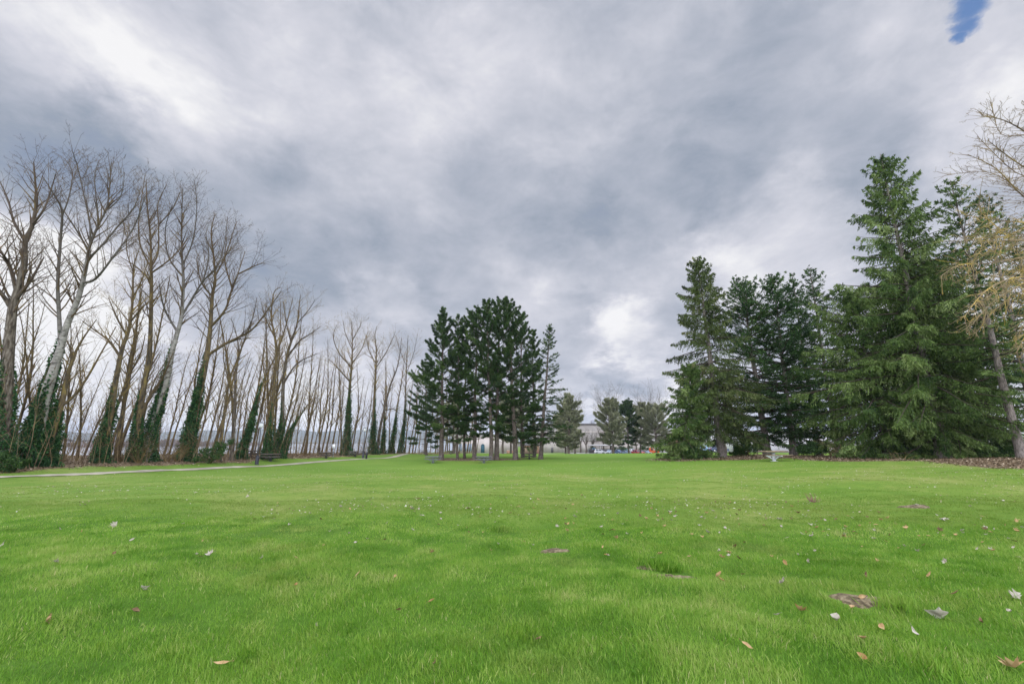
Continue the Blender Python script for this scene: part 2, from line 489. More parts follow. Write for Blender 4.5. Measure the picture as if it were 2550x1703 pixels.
def hgt(x, y):
    x = np.asarray(x, dtype=np.float64); y = np.asarray(y, dtype=np.float64)
    shp = np.broadcast(x, y).shape
    x = np.broadcast_to(x, shp).ravel(); y = np.broadcast_to(y, shp).ravel()
    xc = np.clip(x, -75, 85); yc = np.clip(y, -12, 235)
    z = np.empty(len(x))
    for s in range(0, len(x), 20000):
        e = s + 20000
        r2 = (xc[s:e, None] - _P[None, :, 0]) ** 2 + (yc[s:e, None] - _P[None, :, 1]) ** 2
        z[s:e] = _U(r2) @ _W[:_n] + _W[_n] + _W[_n + 1] * xc[s:e] + _W[_n + 2] * yc[s:e]
    fade = np.clip(1.2 - np.hypot(x, y) / 60, 0.15, 1)
    for (an, k, ph, am) in _waves:
        z += am * fade * np.sin((x * np.cos(an) + y * np.sin(an)) * k + ph)
    # river bank falling away behind the row of bare trees, and the far shore
    s1 = -((x + 40) * 90 - (y - 20) * 25) / 93.4
    s2 = -x - 18
    s = np.minimum(s1, s2)
    k = np.clip((s - 17) / 22, 0, 1)
    z -= k * k * (3 - 2 * k) * 7.5
    far = np.clip((s - 700) / 300, 0, 1)
    z += far * far * (3 - 2 * far) * 9.5
    return z.reshape(shp)

def h1(x, y):
    return float(hgt(np.array([x]), np.array([y]))[0])

def at(px, Y):
    """ground point seen in column px at distance Y"""
    z = 0.0
    for _ in range(4):
        X = (px - 1275) / F * (Y * math.cos(PITCH) + (z - CAM_Z) * math.sin(PITCH))
        z = h1(X, Y)
    return Vector((X, Y, z))

def hit(px, py):
    """ground point under photograph pixel (near lawn)"""
    d = ray(px, py)
    lo, hi = 1.5, 120.0
    tt = lo
    while tt < hi:
        p = Vector((0, 0, CAM_Z)) + d * tt
        if p.z <= h1(p.x, p.y):
            break
        tt *= 1.02
    return Vector((p.x, p.y, h1(p.x, p.y)))

xs = np.unique(np.concatenate([np.arange(-16, 16.01, .3), np.arange(-75, 75.1, 1.0), np.linspace(-400, 400, 81), np.linspace(-6000, 6000, 41)]))
ys = np.unique(np.concatenate([np.arange(-10, 2, 2.0), np.arange(2, 18, .3), np.arange(18, 100, .9), np.arange(100, 420, 6.0), np.linspace(420, 7000, 31), [-60, -30]]))
XX, YY = np.meshgrid(xs, ys)
ZZ = hgt(XX, YY)
gm = MB()
idx = np.arange(XX.size).reshape(XX.shape)
Q = np.stack([idx[:-1, :-1], idx[:-1, 1:], idx[1:, 1:], idx[1:, :-1]], -1).reshape(-1, 4)
# bare, leaf-strewn earth under the trees: distance inside those zones, in metres
def litter_amount(x, y):
    x = np.asarray(x); y = np.asarray(y)
    s1 = -((x + 40) * 90 - (y - 20) * 25) / 93.4
    wob = .5 * np.sin(y * .7) + .4 * np.sin(y * .31 + 1) + .3 * np.sin(y * 1.9 + 2 + x)
    a = (s1 + np.interp(y, [20, 36, 44, 52, 90], [7.2, 6.2, 5.6, 5.0, 2.8]) + wob) * .8
    a = np.where((y > 15) & (y < 125), a, -5)
    wob2 = .5 * np.sin(x * .6) + .4 * np.sin(x * 1.3 + 1) + .25 * np.sin(x * 2.7)
    def ell(cx, cy, rx, ry):
        return (1 - np.sqrt(((x - cx) / rx) ** 2 + ((y - cy) / ry) ** 2)) * min(rx, ry) + wob2 * .6
    b = ell(22, 43.6, 8.5, 4.6)
    c_ = ell(35, 36.5, 12, 7.4)
    d_ = np.minimum(np.minimum(x - (22.6 + (y - 19) * .33), y - 11), 46 - y) + wob2 * .6
    e_ = ell(-5, 63, 6.2, 3.0) * .5
    return np.maximum(np.maximum(np.maximum(a, b), np.maximum(c_, d_)), e_)
LA = np.clip(litter_amount(XX, YY) * .5 + .5, 0, 1)
gm.add(np.stack([XX, YY, ZZ], -1).reshape(-1, 3), Q, None, LA.ravel())

def ground_material():
    m = bpy.data.materials.new('lawn')
    m.use_nodes = True
    t_ = m.node_tree
    t_.nodes.clear()
    h = NG(t_)
    tcn = h.n('ShaderNodeTexCoord')
    P = tcn.outputs['Object']
    sp = h.n('ShaderNodeSeparateXYZ'); t_.links.new(P, sp.inputs[0])
    # lush long grass near, shorter and more yellow from the brow of the slope on
    edge = h.math('ADD', sp.outputs[1], h.math('MULTIPLY', h.math('SUBTRACT', h.noise(P, .35, 4, .6), .5), 5.0))
    edge = h.math('ADD', edge, h.math('MULTIPLY', sp.outputs[0], 0.12))
    near = h.maprange(edge, 8.5, 12.0, 0.0, 1.0)
    lush = h.ramp(h.noise(P, .9, 6, .65), [(.3, (.045, .105, .010)), (.5, (.08, .165, .017)), (.7, (.13, .205, .032))])
    short = h.ramp(h.noise(P, .22, 7, .68), [(.32, (.10, .185, .022)), (.48, (.15, .225, .037)), (.62, (.22, .25, .068)), (.75, (.29, .28, .11))])
    short = h.mix(h.maprange(h.noise(P, 2.3, 6, .7), .46, .66, 0.0, .5), short, (.075, .165, .018))
    farg = h.ramp(h.noise(P, .12, 5, .6), [(.3, (.088, .175, .018)), (.55, (.122, .213, .027)), (.75, (.172, .235, .042))])
    short = h.mix(h.maprange(sp.outputs[1], 24, 42, 0, .85), short, farg)
    c = h.mix(near, lush, short)
    fine = h.noise(P, 26, 4, .7)
    c = h.mix(h.maprange(fine, .45, .68, 0.0, .45), c, (.045, .11, .015))
    # right-hand mound is fresher green
    lit = h.n('ShaderNodeAttribute', attribute_name='tint')
    lf = h.math('ADD', lit.outputs['Fac'], h.math('MULTIPLY', h.math('SUBTRACT', h.noise(P, 1.6, 5, .65), .5), .5))
    lf = h.maprange(lf, .42, .60, 0.0, 1.0)
    lc = h.ramp(h.noise(P, 5, 6, .7), [(.3, (.07, .05, .03)), (.5, (.15, .11, .065)), (.7, (.25, .19, .125))])
    c = h.mix(lf, c, lc)
    # far side of the river: dull brown winter woodland
    c = h.mix(h.maprange(sp.outputs[1], 420, 600, 0, 1), c, (.09, .085, .07))
    b = h.n('ShaderNodeBsdfPrincipled')
    t_.links.new(c, b.inputs['Base Color'])
    b.inputs['Roughness'].default_value = .9
    b.inputs['Specular IOR Level'].default_value = .1
    bn = h.n('ShaderNodeBump'); bn.inputs['Strength'].default_value = .7; bn.inputs['Distance'].default_value = .05
    t_.links.new(h.noise(P, 14, 6, .7), bn.inputs['Height'])
    t_.links.new(bn.outputs[0], b.inputs['Normal'])
    o = h.n('ShaderNodeOutputMaterial')
    t_.links.new(b.outputs[0], o.inputs[0])
    return m
M['lawn'] = ground_material()
tag(gm.build('ground', M['lawn'], smooth=True), kind='structure')

w = MB()
w.add([(-7000, -200, -6.2), (-5, -200, -6.2), (-5, 7000, -6.2), (-7000, 7000, -6.2)], [(0, 1, 2, 3)])
tag(w.build('water', M['water']), kind='structure')

# far hills across the river
hm = MB()
hr = np.random.RandomState(3)
az = np.linspace(R(-66), R(-5), 90)
top = []
ph = hr.uniform(0, 6, 5)
for a in az:
    top.append(95 + 22 * math.sin(a * 7 + ph[0]) + 14 * math.sin(a * 17 + ph[1]) + 7 * math.sin(a * 41 + ph[2]) + 4 * math.sin(a * 90 + ph[3]))
top = np.array(top) * np.clip((R(-5) - az) / R(9), 0, 1) ** .6
rows = []
for (rad_, f_) in ((3900, 0.0), (4150, .55), (4400, 1.0), (4900, .9), (5600, 0.0)):
    rows.append(np.stack([np.sin(az) * rad_, np.cos(az) * rad_, top * f_ - 8 * (f_ == 0)], -1))
hv = np.stack(rows)
ii = np.arange(hv.shape[0] * hv.shape[1]).reshape(hv.shape[:2])
hm.add(hv.reshape(-1, 3), np.stack([ii[:-1, :-1], ii[:-1, 1:], ii[1:, 1:], ii[1:, :-1]], -1).reshape(-1, 4))
tag(hm.build('hills', M['hill'], smooth=True), kind='structure')

# footpath: a ribbon laid over the lawn
PATH_PX = [(0, 1191.5), (130, 1186), (250, 1181.3), (400, 1174), (520, 1168.5), (640, 1162), (780, 1153), (906, 1143.8), (980, 1138)]
PATH_FAR = [(1030, 96), (1060, 118)]
def ribbon(ctrl, width, off, name, mt):
    pts = [hit(*c) for c in ctrl]
    pts = [pts[0] * 2.4 - pts[1] * 1.4] + pts + [at(*c) for c in PATH_FAR]
    pl = []
    for i in range(len(pts) - 1):
        for k in range(14):
            f_ = k / 14
            p0 = pts[max(i - 1, 0)]; p1 = pts[i]; p2 = pts[i + 1]; p3 = pts[min(i + 2, len(pts) - 1)]
            pl.append(0.5 * ((2 * p1) + (p2 - p0) * f_ + (2 * p0 - 5 * p1 + 4 * p2 - p3) * f_ ** 2 + (3 * p1 - p0 - 3 * p2 + p3) * f_ ** 3))
    A = np.array([(p.x, p.y) for p in pl])
    T = np.gradient(A, axis=0); T /= np.linalg.norm(T, axis=1)[:, None]
    Nn = np.stack([-T[:, 1], T[:, 0]], -1)
    cols = []
    for c in np.linspace(-.5, .5, 5):
        B = A + Nn * c * width
        cols.append(np.stack([B[:, 0], B[:, 1], hgt(B[:, 0], B[:, 1]) + off], -1))
    V = np.stack(cols, 1)
    k = np.arange(V.shape[0] * 5).reshape(-1, 5)
    m_ = MB()
    m_.add(V.reshape(-1, 3), np.stack([k[:-1, 1:], k[:-1, :-1], k[1:, :-1], k[1:, 1:]], -1).reshape(-1, 4))
    return tag(m_.build(name, mt), kind='structure')
ribbon(PATH_PX, 1.0, .03, 'path', M['path'])

# ------------------------------------------------------------------ grass blades (nobody could count them)
gr = np.random.RandomState(11)
def blades(y0, y1, n, hgt_, wid, segs, power):
    u = gr.uniform(size=n)
    Y = (y0 ** power + u * (y1 ** power - y0 ** power)) ** (1 / power)
    X = gr.uniform(-1.25, 1.25, n) * (np.abs(Y) + 2.6)
    k = litter_amount(X, Y) < .1
    X, Y = X[k], Y[k]
    # worn spots of bare soil stay open
    for (bx, by, br) in BARE:
        q = (X - bx) ** 2 + ((Y - by) * 1.0) ** 2 > br * br
        X, Y = X[q], Y[q]
    Z = hgt(X, Y)
    n = len(X)
    cl = (np.sin(X * 2.1 + 1.3 * np.sin(Y * 1.7)) * np.sin(Y * 2.4 + 1.1 * np.sin(X * 1.3 + 2)) + np.sin(X * .83 + Y * .6) * np.sin(Y * .9 - X * .5 + 1)) * .5
    cl2 = np.sin(X * 5.3 + 2 * np.sin(Y * 3.1)) * np.sin(Y * 4.7 + 2 * np.sin(X * 2.9))
    H = hgt_ * (1 + .33 * cl + .28 * cl2) * gr.uniform(.5, 1.3, n)
    az_ = gr.uniform(0, 2 * np.pi, n) * .75 + .9 * np.sin(X * .9 + Y * .7) + 1.2 * cl2
    lean = gr.uniform(.15, .95, n)
    D = np.stack([np.cos(az_), np.sin(az_)], -1)
    S = np.stack([-np.sin(az_ + gr.normal(0, .5, n)), np.cos(az_ + gr.normal(0, .5, n))], -1)
    Wd = wid * gr.uniform(.7, 1.3, n)
    tint = np.clip(.43 + .15 * cl + .10 * cl2 + gr.normal(0, .10, n), 0, 1)
    tint = np.where(gr.uniform(size=n) < .03, gr.uniform(.85, 1, n), tint)
    base = np.stack([X, Y, Z - .004], -1)
    def pt(f_, wf, sgn):
        out_ = base.copy()
        out_[:, :2] += D * (lean * H * f_ ** 1.8)[:, None] + S * (Wd * wf * sgn * .5)[:, None]
        out_[:, 2] += H * f_ * (1 - .25 * lean * f_)
        return out_
    if segs == 2:
        V = np.stack([pt(0, 1, -1), pt(0, 1, 1), pt(.55, .8, 1), pt(.55, .8, -1), pt(1, 0, 0)], 1)
        b = np.arange(n)[:, None] * 5
        grass.add(V.reshape(-1, 3), b + np.array([[0, 1, 2, 3]]), b + np.array([[3, 2, 4]]), np.repeat(tint, 5))
    else:
        V = np.stack([pt(0, 1, -1), pt(0, 1, 1), pt(1, 0, 0)], 1)
        b = np.arange(n)[:, None] * 3
        grass.add(V.reshape(-1, 3), None, b + np.array([[0, 1, 2]]), np.repeat(tint, 3))
BARE = []
BARE_PX = [(2140, 1506, .27), (1675, 1437, .24), (1382, 1373, .2), (1610, 1422, .12), (2275, 1262, .3)]
for (a, b, r_) in BARE_PX:
    p = hit(a, b)
    BARE.append((p.x, p.y, r_))
grass = MB()
blades(1.0, 8, 520000, .052, .0046, 2, 1.25)
blades(8, 14, 260000, .042, .0075, 2, 1.3)
blades(14, 22, 120000, .032, .014, 1, 1.4)
blades(22, 44, 110000, .03, .024, 1, 1.5)
# tussocks: denser, longer, darker clumps all over the longer grass
for _ in range(1250):
    ty = 1.6 + 8.8 * gr.uniform() ** .8
    tx = gr.uniform(-1.2, 1.2) * (ty + 2.2)
    if any((tx - q[0]) ** 2 + (ty - q[1]) ** 2 < (q[2] + .2) ** 2 for q in BARE):
        continue
    n = gr.randint(40, 110); rr_ = gr.uniform(.05, .16)
    q = gr.normal(0, rr_, (n, 2)) + np.array([tx, ty])
    Dd = np.concatenate([gr.normal(0, .5, (n, 2)) + gr.normal(0, .45, 2), np.ones((n, 1))], 1)
    grass.sprays(np.concatenate([q, np.full((n, 1), h1(tx, ty))], 1), Dd, gr.uniform(.5, 1.25, n) * gr.uniform(.045, .08), np.full(n, .0056), gr, np.clip(gr.normal(gr.choice((.18, .25, .3, .6)), .1, n), 0, 1))
# a few rank tufts
for (a, b, r_, hh) in [(1640, 1422, .2, .15), (1668, 1428, .16, .13), (2235, 1520, .16, .12), (1245, 1325, .22, .1), (2310, 1675, .3, .1), (1310, 1590, .25, .09), (700, 1450, .3, .09)]:
    p = hit(a, b)
    n = 500
    q = gr.normal(0, r_ * .5, (n, 2)) + np.array([p.x, p.y])
    Zt = hgt(q[:, 0], q[:, 1])
    Dd = np.concatenate([gr.normal(0, .45, (n, 2)), np.ones((n, 1))], 1)
    grass.sprays(np.concatenate([q, Zt[:, None]], 1), Dd, gr.uniform(.6, 1.2, n) * hh, np.full(n, .008), gr, np.clip(gr.normal(.3, .15, n), 0, 1))
M['grass'] = leafmat('grass', [(0, (.05, .14, .008)), (.28, (.115, .255, .019)), (.52, (.20, .345, .040)), (.78, (.325, .40, .10)), (1, (.50, .46, .22))], .4, 1.1, .6, .5, .2)
def dry_over_brow(m):
    # the grass turns shorter, drier and more olive over the brow
    tree = m.node_tree
    h = NG(tree)
    pos = h.n('ShaderNodeNewGeometry').outputs['Position']
    sp = h.n('ShaderNodeSeparateXYZ')
    tree.links.new(pos, sp.inputs[0])
    e = h.math('ADD', sp.outputs[1], h.math('MULTIPLY', h.math('SUBTRACT', h.noise(pos, .35, 4, .6), .5), 5.0))
    e = h.maprange(h.math('ADD', e, h.math('MULTIPLY', sp.outputs[0], .12)), 8.5, 12, 0, .8)
    dry = h.maprange(h.noise(pos, .42, 6, .7), .5, .66, 0.0, .3)
    green = [n for n in tree.nodes if n.type == 'VALTORGB'][0].outputs[0]
    olive = h.ramp(h.noise(pos, .25, 7, .7), [(.32, (.10, .195, .02)), (.5, (.15, .235, .036)), (.7, (.25, .275, .08))])
    c = h.mix(e, h.mix(dry, green, (.36, .345, .12)), olive)
    for nd in list(tree.nodes):
        if nd.type == 'BSDF_PRINCIPLED' or nd.type == 'BSDF_TRANSLUCENT':
            tree.links.new(c, nd.inputs[0])
dry_over_brow(M['grass'])
tag(grass.build('grass', M['grass']), kind='stuff')

# ------------------------------------------------------------------ bare deciduous trees
UP = Vector((0, 0, 1))
class Spec:
    def __init__(s, **k):
        s.step = [.8, .6, .38, .25]; s.wig = [.1, .16, .22, .3]; s.trop = [.05, .07, .05, .03]
        s.ang = [42, 40, 42, 45]; s.ratio = .52; s.maxl = 3; s.dens = [1.0, 1.6, 1.55, 0]; s.minr = .0085
        for a, b in k.items():
            setattr(s, a, b)

def rvec(rng):
    return Vector((rng.gauss(0, 1), rng.gauss(0, 1), rng.gauss(0, 1)))

def side_dir(rng, d, deg):
    p = rvec(rng)
    p = p - d * p.dot(d)
    p.normalize()
    a = R(deg * rng.uniform(.7, 1.3))
    return (d * math.cos(a) + p * math.sin(a)).normalized()

def grow(segs, rng, p, d, L, r, lvl, sp):
    n = max(2, int(L / sp.step[lvl]))
    sl = L / n
    r0 = r
    for i in range(n):
        d = (d + rvec(rng) * (sp.wig[lvl] * .58) + UP * sp.trop[lvl]).normalized()
        q = p + d * sl
        r1 = max(sp.minr * .7, r * (1 - .8 * (i + 1) / n))
        segs.append((p, q, r0, r1))
        if lvl < sp.maxl and i >= (0 if lvl > 1 else n * .15):
            k = sp.dens[lvl]
            c = int(k) + (1 if rng.random() < k - int(k) else 0)
            for _ in range(c):
                f = (i + 1) / n
                grow(segs, rng, q, side_dir(rng, d, sp.ang[lvl]), L * sp.ratio * (1.05 - .55 * f) * rng.uniform(.6, 1.2), max(sp.minr, r1 * .62), lvl + 1, sp)
        p, r0 = q, r1

def smooth_path(pts, n=6):
    pl = []
    for i in range(len(pts) - 1):
        for k in range(n):
            f_ = k / n
            p0 = pts[max(i - 1, 0)]; p1 = pts[i]; p2 = pts[i + 1]; p3 = pts[min(i + 2, len(pts) - 1)]
            pl.append(0.5 * ((2 * p1) + (p2 - p0) * f_ + (2 * p0 - 5 * p1 + 4 * p2 - p3) * f_ ** 2 + (3 * p1 - p0 - 3 * p2 + p3) * f_ ** 3))
    pl.append(pts[-1].copy())
    return pl

def limb_growth(segs, rng, path, r0, r1, start, every, Lr, sp, up_bias=.35, tipf=.6):
    """branches along a limb given as a path of points"""
    tot = sum((path[i + 1] - path[i]).length for i in range(len(path) - 1))
    acc = 0.0; nxt = start * tot
    for i in range(len(path) - 1):
        d = path[i + 1] - path[i]
        sl = d.length
        d.normalize()
        while acc + sl >= nxt:
            f = nxt / tot
            p = path[i] + d * (nxt - acc)
            r = r0 + (r1 - r0) * f
            bd = (side_dir(rng, d, 46) + UP * up_bias).normalized()
            grow(segs, rng, p, bd, rng.uniform(Lr[0], Lr[1]) * (1 - tipf * f), max(.014, min(.055, r * .42)), 1, sp)
            nxt += every * rng.uniform(.6, 1.4)
        acc += sl

def segs_to(mb, segs, cut=.03):
    A = np.array([tuple(s[0]) for s in segs]); B = np.array([tuple(s[1]) for s in segs])
    ra = np.array([s[2] for s in segs]); rb = np.array([s[3] for s in segs])
    k = ra > cut
    mb.frusta(A[k], B[k], ra[k], rb[k], 5)
    mb.frusta(A[~k], B[~k], ra[~k], rb[~k], 3)

def ivy_on(mb, rs, path, radii, f0, f1, n, size=.15, puff=.22, flare=.0):
    P = np.array([tuple(p) for p in path]); rad = np.array(radii)
    L = np.concatenate([[0], np.cumsum(np.linalg.norm(np.diff(P, axis=0), axis=1))]); L /= L[-1]
    u = f0 + (f1 - f0) * rs.uniform(size=n) ** 1.2 * 1.1
    C = np.stack([np.interp(u, L, P[:, i]) for i in range(3)], -1)
    r = np.interp(u, L, rad)
    a = rs.uniform(0, 2 * np.pi, n)
    topa = f0 + (f1 - f0) * (.62 + .38 * np.sin(a * 2 + P[0, 0]) * np.sin(a + 1.3 * P[0, 0]))
    k_ = u < topa * rs.uniform(.8, 1.15, n)
    u, a, C, r, topa = u[k_], a[k_], C[k_], r[k_], topa[k_]
    n = len(u)
    rel = np.clip((u - f0) / (topa - f0), 0, 1)
    lump = (.6 + .7 * np.sin(a * 2 + u * 60) * np.sin(u * 35 + a) + .4 * np.sin(a * 5 + u * 110))
    off = r + puff * np.clip(lump, .05, 2) * (1 - rel) ** .45 * rs.uniform(.05, 1.5, n) ** 1.2 + .8 * flare * np.clip(1 - rel * 2.6, 0, 1) ** 1.5 * rs.uniform(.3, 1, n)
    N = np.stack([np.cos(a), np.sin(a), np.zeros(n)], -1)
    D = N * .55 + rs.normal(0, .45, (n, 3)) + np.array([0, 0, -.5])
    mb.sprays(C + N * off[:, None], D, rs.uniform(.6, 1.3, n) * size, rs.uniform(.6, 1.1, n) * size * .85, rs, np.clip(rs.normal(.45, .22, n), 0, 1))

def row_y(px):
    return float(np.interp(px, [-200, 0, 95, 255, 335, 385, 490, 610, 700, 862, 930, 1000, 1060, 1120, 1200], [27, 30, 32, 37, 39, 40, 43, 49, 54, 68, 75, 84, 92, 102, 128]))

def bare_tree(name, label, seed, stems, Y, r0, bark='bark_grey', twig='twig', ivy=None, group='tall bare trees along the river bank', sp=None, Lr=(2.2, 4.6), every=.29, start=.45, cat='tree', wob=.6):
    """stems: list of pixel paths; the first one starts at the ground, the others fork off it"""
    rng = random.Random(seed); rs = np.random.RandomState(seed)
    sp = sp or Spec()
    b = at(stems[0][0][0], Y)
    tr = MB(); cr = MB(); segs = []
    root = empty(name, b, label, cat, group)
    first = None
    for si, st in enumerate(stems):
        pts = []
        for k, (a, c) in enumerate(st):
            dy = 0 if (si == 0 or k == 0) else rng.uniform(-wob, wob) * (k / len(st)) * 3
            pts.append(unproj(a, c, Y + dy))
        if si == 0:
            pts[0] = b - Vector((0, 0, .25))
        path = smooth_path(pts, 6)
        n = len(path)
        if si == 0:
            rad = [r0 * .86 * (1 + .7 * math.exp(-i / n * 26)) * (1 - .96 * (i / (n - 1)) ** .85) + .014 for i in range(n)]
            first = (path, rad)
            P0 = path
        else:
            j = min(range(len(first[0])), key=lambda i: (first[0][i] - path[0]).length)
            rb = min(first[1][j] * .6, r0 * .38)
            rad = [rb * (1 - .85 * i / (n - 1)) + .012 for i in range(n)]
        tr.tube(path, rad, 10 if si == 0 else 7, True, flute=.05 if si == 0 else 0, rng=rs, tint=np.clip(np.asarray(rad) / r0 * 1.5 - .25, 0, .5))
        limb_growth(segs, rng, path, rad[0], rad[-1], start if si == 0 else .15, every, Lr, sp)
    # mossy suckers hanging about the lower trunk
    ssp = Spec(step=[.4, .3, .22, .15], trop=[0, -.05, -.06, -.03], wig=[.1, .3, .35, .35], dens=[1, 1, .8, 0], minr=.006)
    limb_growth(segs, rng, first[0][:int(len(first[0]) * .55)], r0 * .4, .05, .04, .2, (.6, 1.5), ssp, .1)
    segs_to(cr, segs)
    tr.build('trunk', M[bark], root, True).location = -b
    cr.build('crown', M[twig], root).location = -b
    if ivy:
        iv = MB()
        for (f1, n, size, puff, flare) in ivy:
            ivy_on(iv, rs, first[0], first[1], 0.0, f1, n, size, puff, flare)
        iv.build('ivy', M['ivy'], root).location = -b
    return root

HERO = []
HERO.append(bare_tree('poplar_tree', 'tall bare tree with dark ivy sleeve, cut by the left edge of the photo', 1,
    [[(8, 1165), (14, 1000), (23, 858), (31, 771), (42, 729), (60, 659), (63, 602), (81, 560), (91, 501), (88, 455), (84, 403)],
     [(63, 602), (35, 553), (21, 501), (0, 452)], [(42, 729), (25, 665), (0, 623), (-40, 560)], [(81, 560), (110, 520), (128, 470), (140, 430)], [(36, 750), (75, 700), (110, 640)],
     [(31, 771), (-5, 720), (-40, 690)]], 30, .42, 'bark_grey', 'twig', [(.42, 9000, .17, .2, .25)]))
HERO.append(bare_tree('poplar_tree', 'leaning bare tree with white bark and huge ivy mound at its foot', 2,
    [[(68, 1160), (95, 1068), (112, 987), (129, 934), (139, 902), (150, 867), (166, 810), (193, 746), (207, 694), (217, 648), (224, 610), (245, 560), (268, 508), (277, 403)],
     [(224, 610), (224, 560), (210, 490), (196, 427), (181, 378)], [(204, 705), (238, 694), (281, 641), (333, 567), (361, 490)],
     [(217, 648), (252, 613), (291, 567), (333, 518), (350, 470)], [(221, 625), (182, 560), (151, 515)], [(245, 560), (240, 500), (236, 440), (246, 400)], [(258, 530), (300, 490), (310, 430)],
     [(151, 860), (147, 780), (144, 701), (151, 595), (154, 525), (133, 483), (105, 438)], [(154, 540), (172, 490), (180, 430), (160, 395)]], 32, .42, 'bark_pale', 'twig',
    [(.40, 12000, .18, .28, .0), (.2, 9000, .19, .55, .7)]))
HERO.append(bare_tree('poplar_tree', 'ivy clad forked tree with a long slanting limb, beside the white barked tree', 3,
    [[(118, 1160), (126, 1100), (142, 1040), (158, 987), (166, 939), (182, 894), (193, 867), (214, 832), (240, 796)],
     [(152, 1010), (180, 990), (214, 945), (254, 875), (289, 813)], [(182, 894), (172, 860), (160, 840)]], 32.8, .3, 'bark_moss', 'twig_moss', [(.5, 9000, .17, .3, .35)], Lr=(1.6, 3.0), every=.6, start=.4))
HERO.append(bare_tree('poplar_tree', 'broad bare tree with spreading yellowish limbs and ivy to waist height of its stem', 4,
    [[(252, 1151), (262, 1085), (276, 1028), (289, 947), (305, 867), (321, 821), (330, 753), (333, 666), (347, 620)],
     [(300, 890), (272, 850), (240, 825), (205, 800)], [(316, 835), (290, 790), (270, 740)], [(326, 800), (360, 760), (395, 740)], [(331, 740), (352, 700), (372, 640)], [(333, 680), (315, 620), (322, 560)]], 37, .34, 'bark_moss', 'twig_moss', [(.42, 7000, .16, .22, .3)]))
HERO.append(bare_tree('poplar_tree', 'slim mossy tree standing close behind the broad yellowish one', 5,
    [[(290, 1148), (300, 1070), (308, 1014), (316, 947), (325, 890), (335, 840), (345, 770), (352, 690)], [(318, 940), (350, 880), (362, 830)]], 39, .24, 'bark_moss', 'twig_moss', None, Lr=(1.6, 2.8), start=.45))
HERO.append(bare_tree('poplar_tree', 'straight bare tree that forks into three high above the path', 6,
    [[(333, 1149), (340, 1110), (345, 1054), (356, 974), (370, 894), (375, 823), (377, 701), (376, 664), (375, 595), (366, 508), (364, 450)],
     [(377, 668), (351, 616), (345, 560), (352, 500), (361, 438)], [(377, 664), (393, 630), (395, 560), (393, 508), (415, 460)], [(377, 680), (430, 640), (470, 590)], [(376, 700), (340, 665), (300, 640)], [(395, 560), (430, 520), (448, 480)],
     [(345, 1054), (372, 990), (405, 940), (430, 880)]], 39, .36, 'bark_moss', 'twig', [(.25, 5000, .16, .2, .25)]))
HERO.append(bare_tree('poplar_tree', 'leaning ivy trunk with pale patches, crown of two upright limbs', 7,
    [[(362, 1150), (378, 1070), (396, 1014), (418, 934), (428, 880), (440, 836), (452, 788), (457, 701), (454, 648), (452, 578), (455, 470)],
     [(452, 788), (473, 753), (505, 701), (543, 659), (561, 595), (566, 540)], [(455, 660), (480, 600), (490, 520), (484, 450)], [(456, 690), (420, 640), (412, 570), (430, 510)], [(505, 701), (520, 640), (512, 580)], [(444, 830), (410, 770), (395, 700)]], 40, .42, 'bark_pale', 'twig', [(.4, 10000, .17, .3, .35)]))
HERO.append(bare_tree('poplar_tree', 'thick ivy covered tree with one long limb reaching right over the path', 8,
    [[(462, 1150), (475, 1085), (488, 1014), (507, 934), (518, 867), (524, 815), (529, 736), (536, 701), (533, 648), (526, 578), (536, 532)],
     [(524, 815), (561, 771), (578, 718), (592, 683), (610, 627)], [(516, 885), (561, 856), (587, 843), (628, 820), (668, 770), (700, 725)], [(535, 690), (560, 640), (580, 580), (590, 550)], [(578, 718), (560, 650), (565, 590)], [(592, 683), (640, 660), (660, 655)], [(530, 740), (500, 700), (490, 640)]], 43, .42, 'bark_moss', 'twig', [(.42, 12000, .18, .3, .4)]))
HERO.append(bare_tree('poplar_tree', 'two stemmed thin tree just right of the thick ivy covered tree', 9,
    [[(546, 1146), (552, 1085), (561, 1014), (571, 947), (585, 910), (600, 870), (625, 820)], [(571, 947), (566, 880), (563, 830)]], 45, .2, 'bark_moss', 'twig_moss', None, Lr=(1.5, 2.8), start=.4))
HERO.append(bare_tree('poplar_tree', 'upright thin grey tree left of the leaning ivy pole', 10,
    [[(577, 1145), (580, 1090), (585, 1014), (587, 934), (595, 888), (611, 840), (630, 790), (640, 740)], [(595, 888), (590, 840), (575, 790)]], 47, .22, 'bark_grey', 'twig_moss', None, Lr=(1.6, 3.0), start=.4))
HERO.append(bare_tree('poplar_tree', 'leaning pole of bright ivy behind the nearer lamp post', 11,
    [[(598, 1144), (612, 1100), (628, 1054), (646, 987), (657, 950), (676, 907), (689, 880), (705, 840)], [(660, 945), (655, 900), (662, 860)]], 49, .22, 'bark_moss', 'twig_moss', [(.62, 9000, .17, .3, .2)], Lr=(1.6, 3.0), start=.55))
HERO.append(bare_tree('poplar_tree', 'tall twin limbed tree rising right of the nearer lamp post', 12,
    [[(662, 1143), (672, 1080), (678, 1028), (684, 947), (689, 880), (683, 830), (676, 790), (682, 730), (700, 715)], [(689, 880), (706, 830), (720, 780), (730, 740)], [(684, 840), (660, 790), (650, 750)]], 51, .32, 'bark_moss', 'twig_moss', [(.3, 4000, .15, .2, .2)]))
HERO.append(bare_tree('poplar_tree', 'tall spreading tree with ivy foot in the gap between nearer lamp and white sign', 13,
    [[(688, 1142), (697, 1085), (703, 1041), (705, 961), (713, 894), (724, 854), (740, 805), (745, 760), (748, 735)], [(713, 894), (745, 850), (775, 830), (800, 812)], [(724, 850), (712, 800), (705, 750)], [(740, 805), (770, 770), (785, 745)], [(706, 955), (740, 905), (790, 880)]], 53, .34, 'bark_grey', 'twig_moss', [(.33, 5500, .15, .28, .4)]))
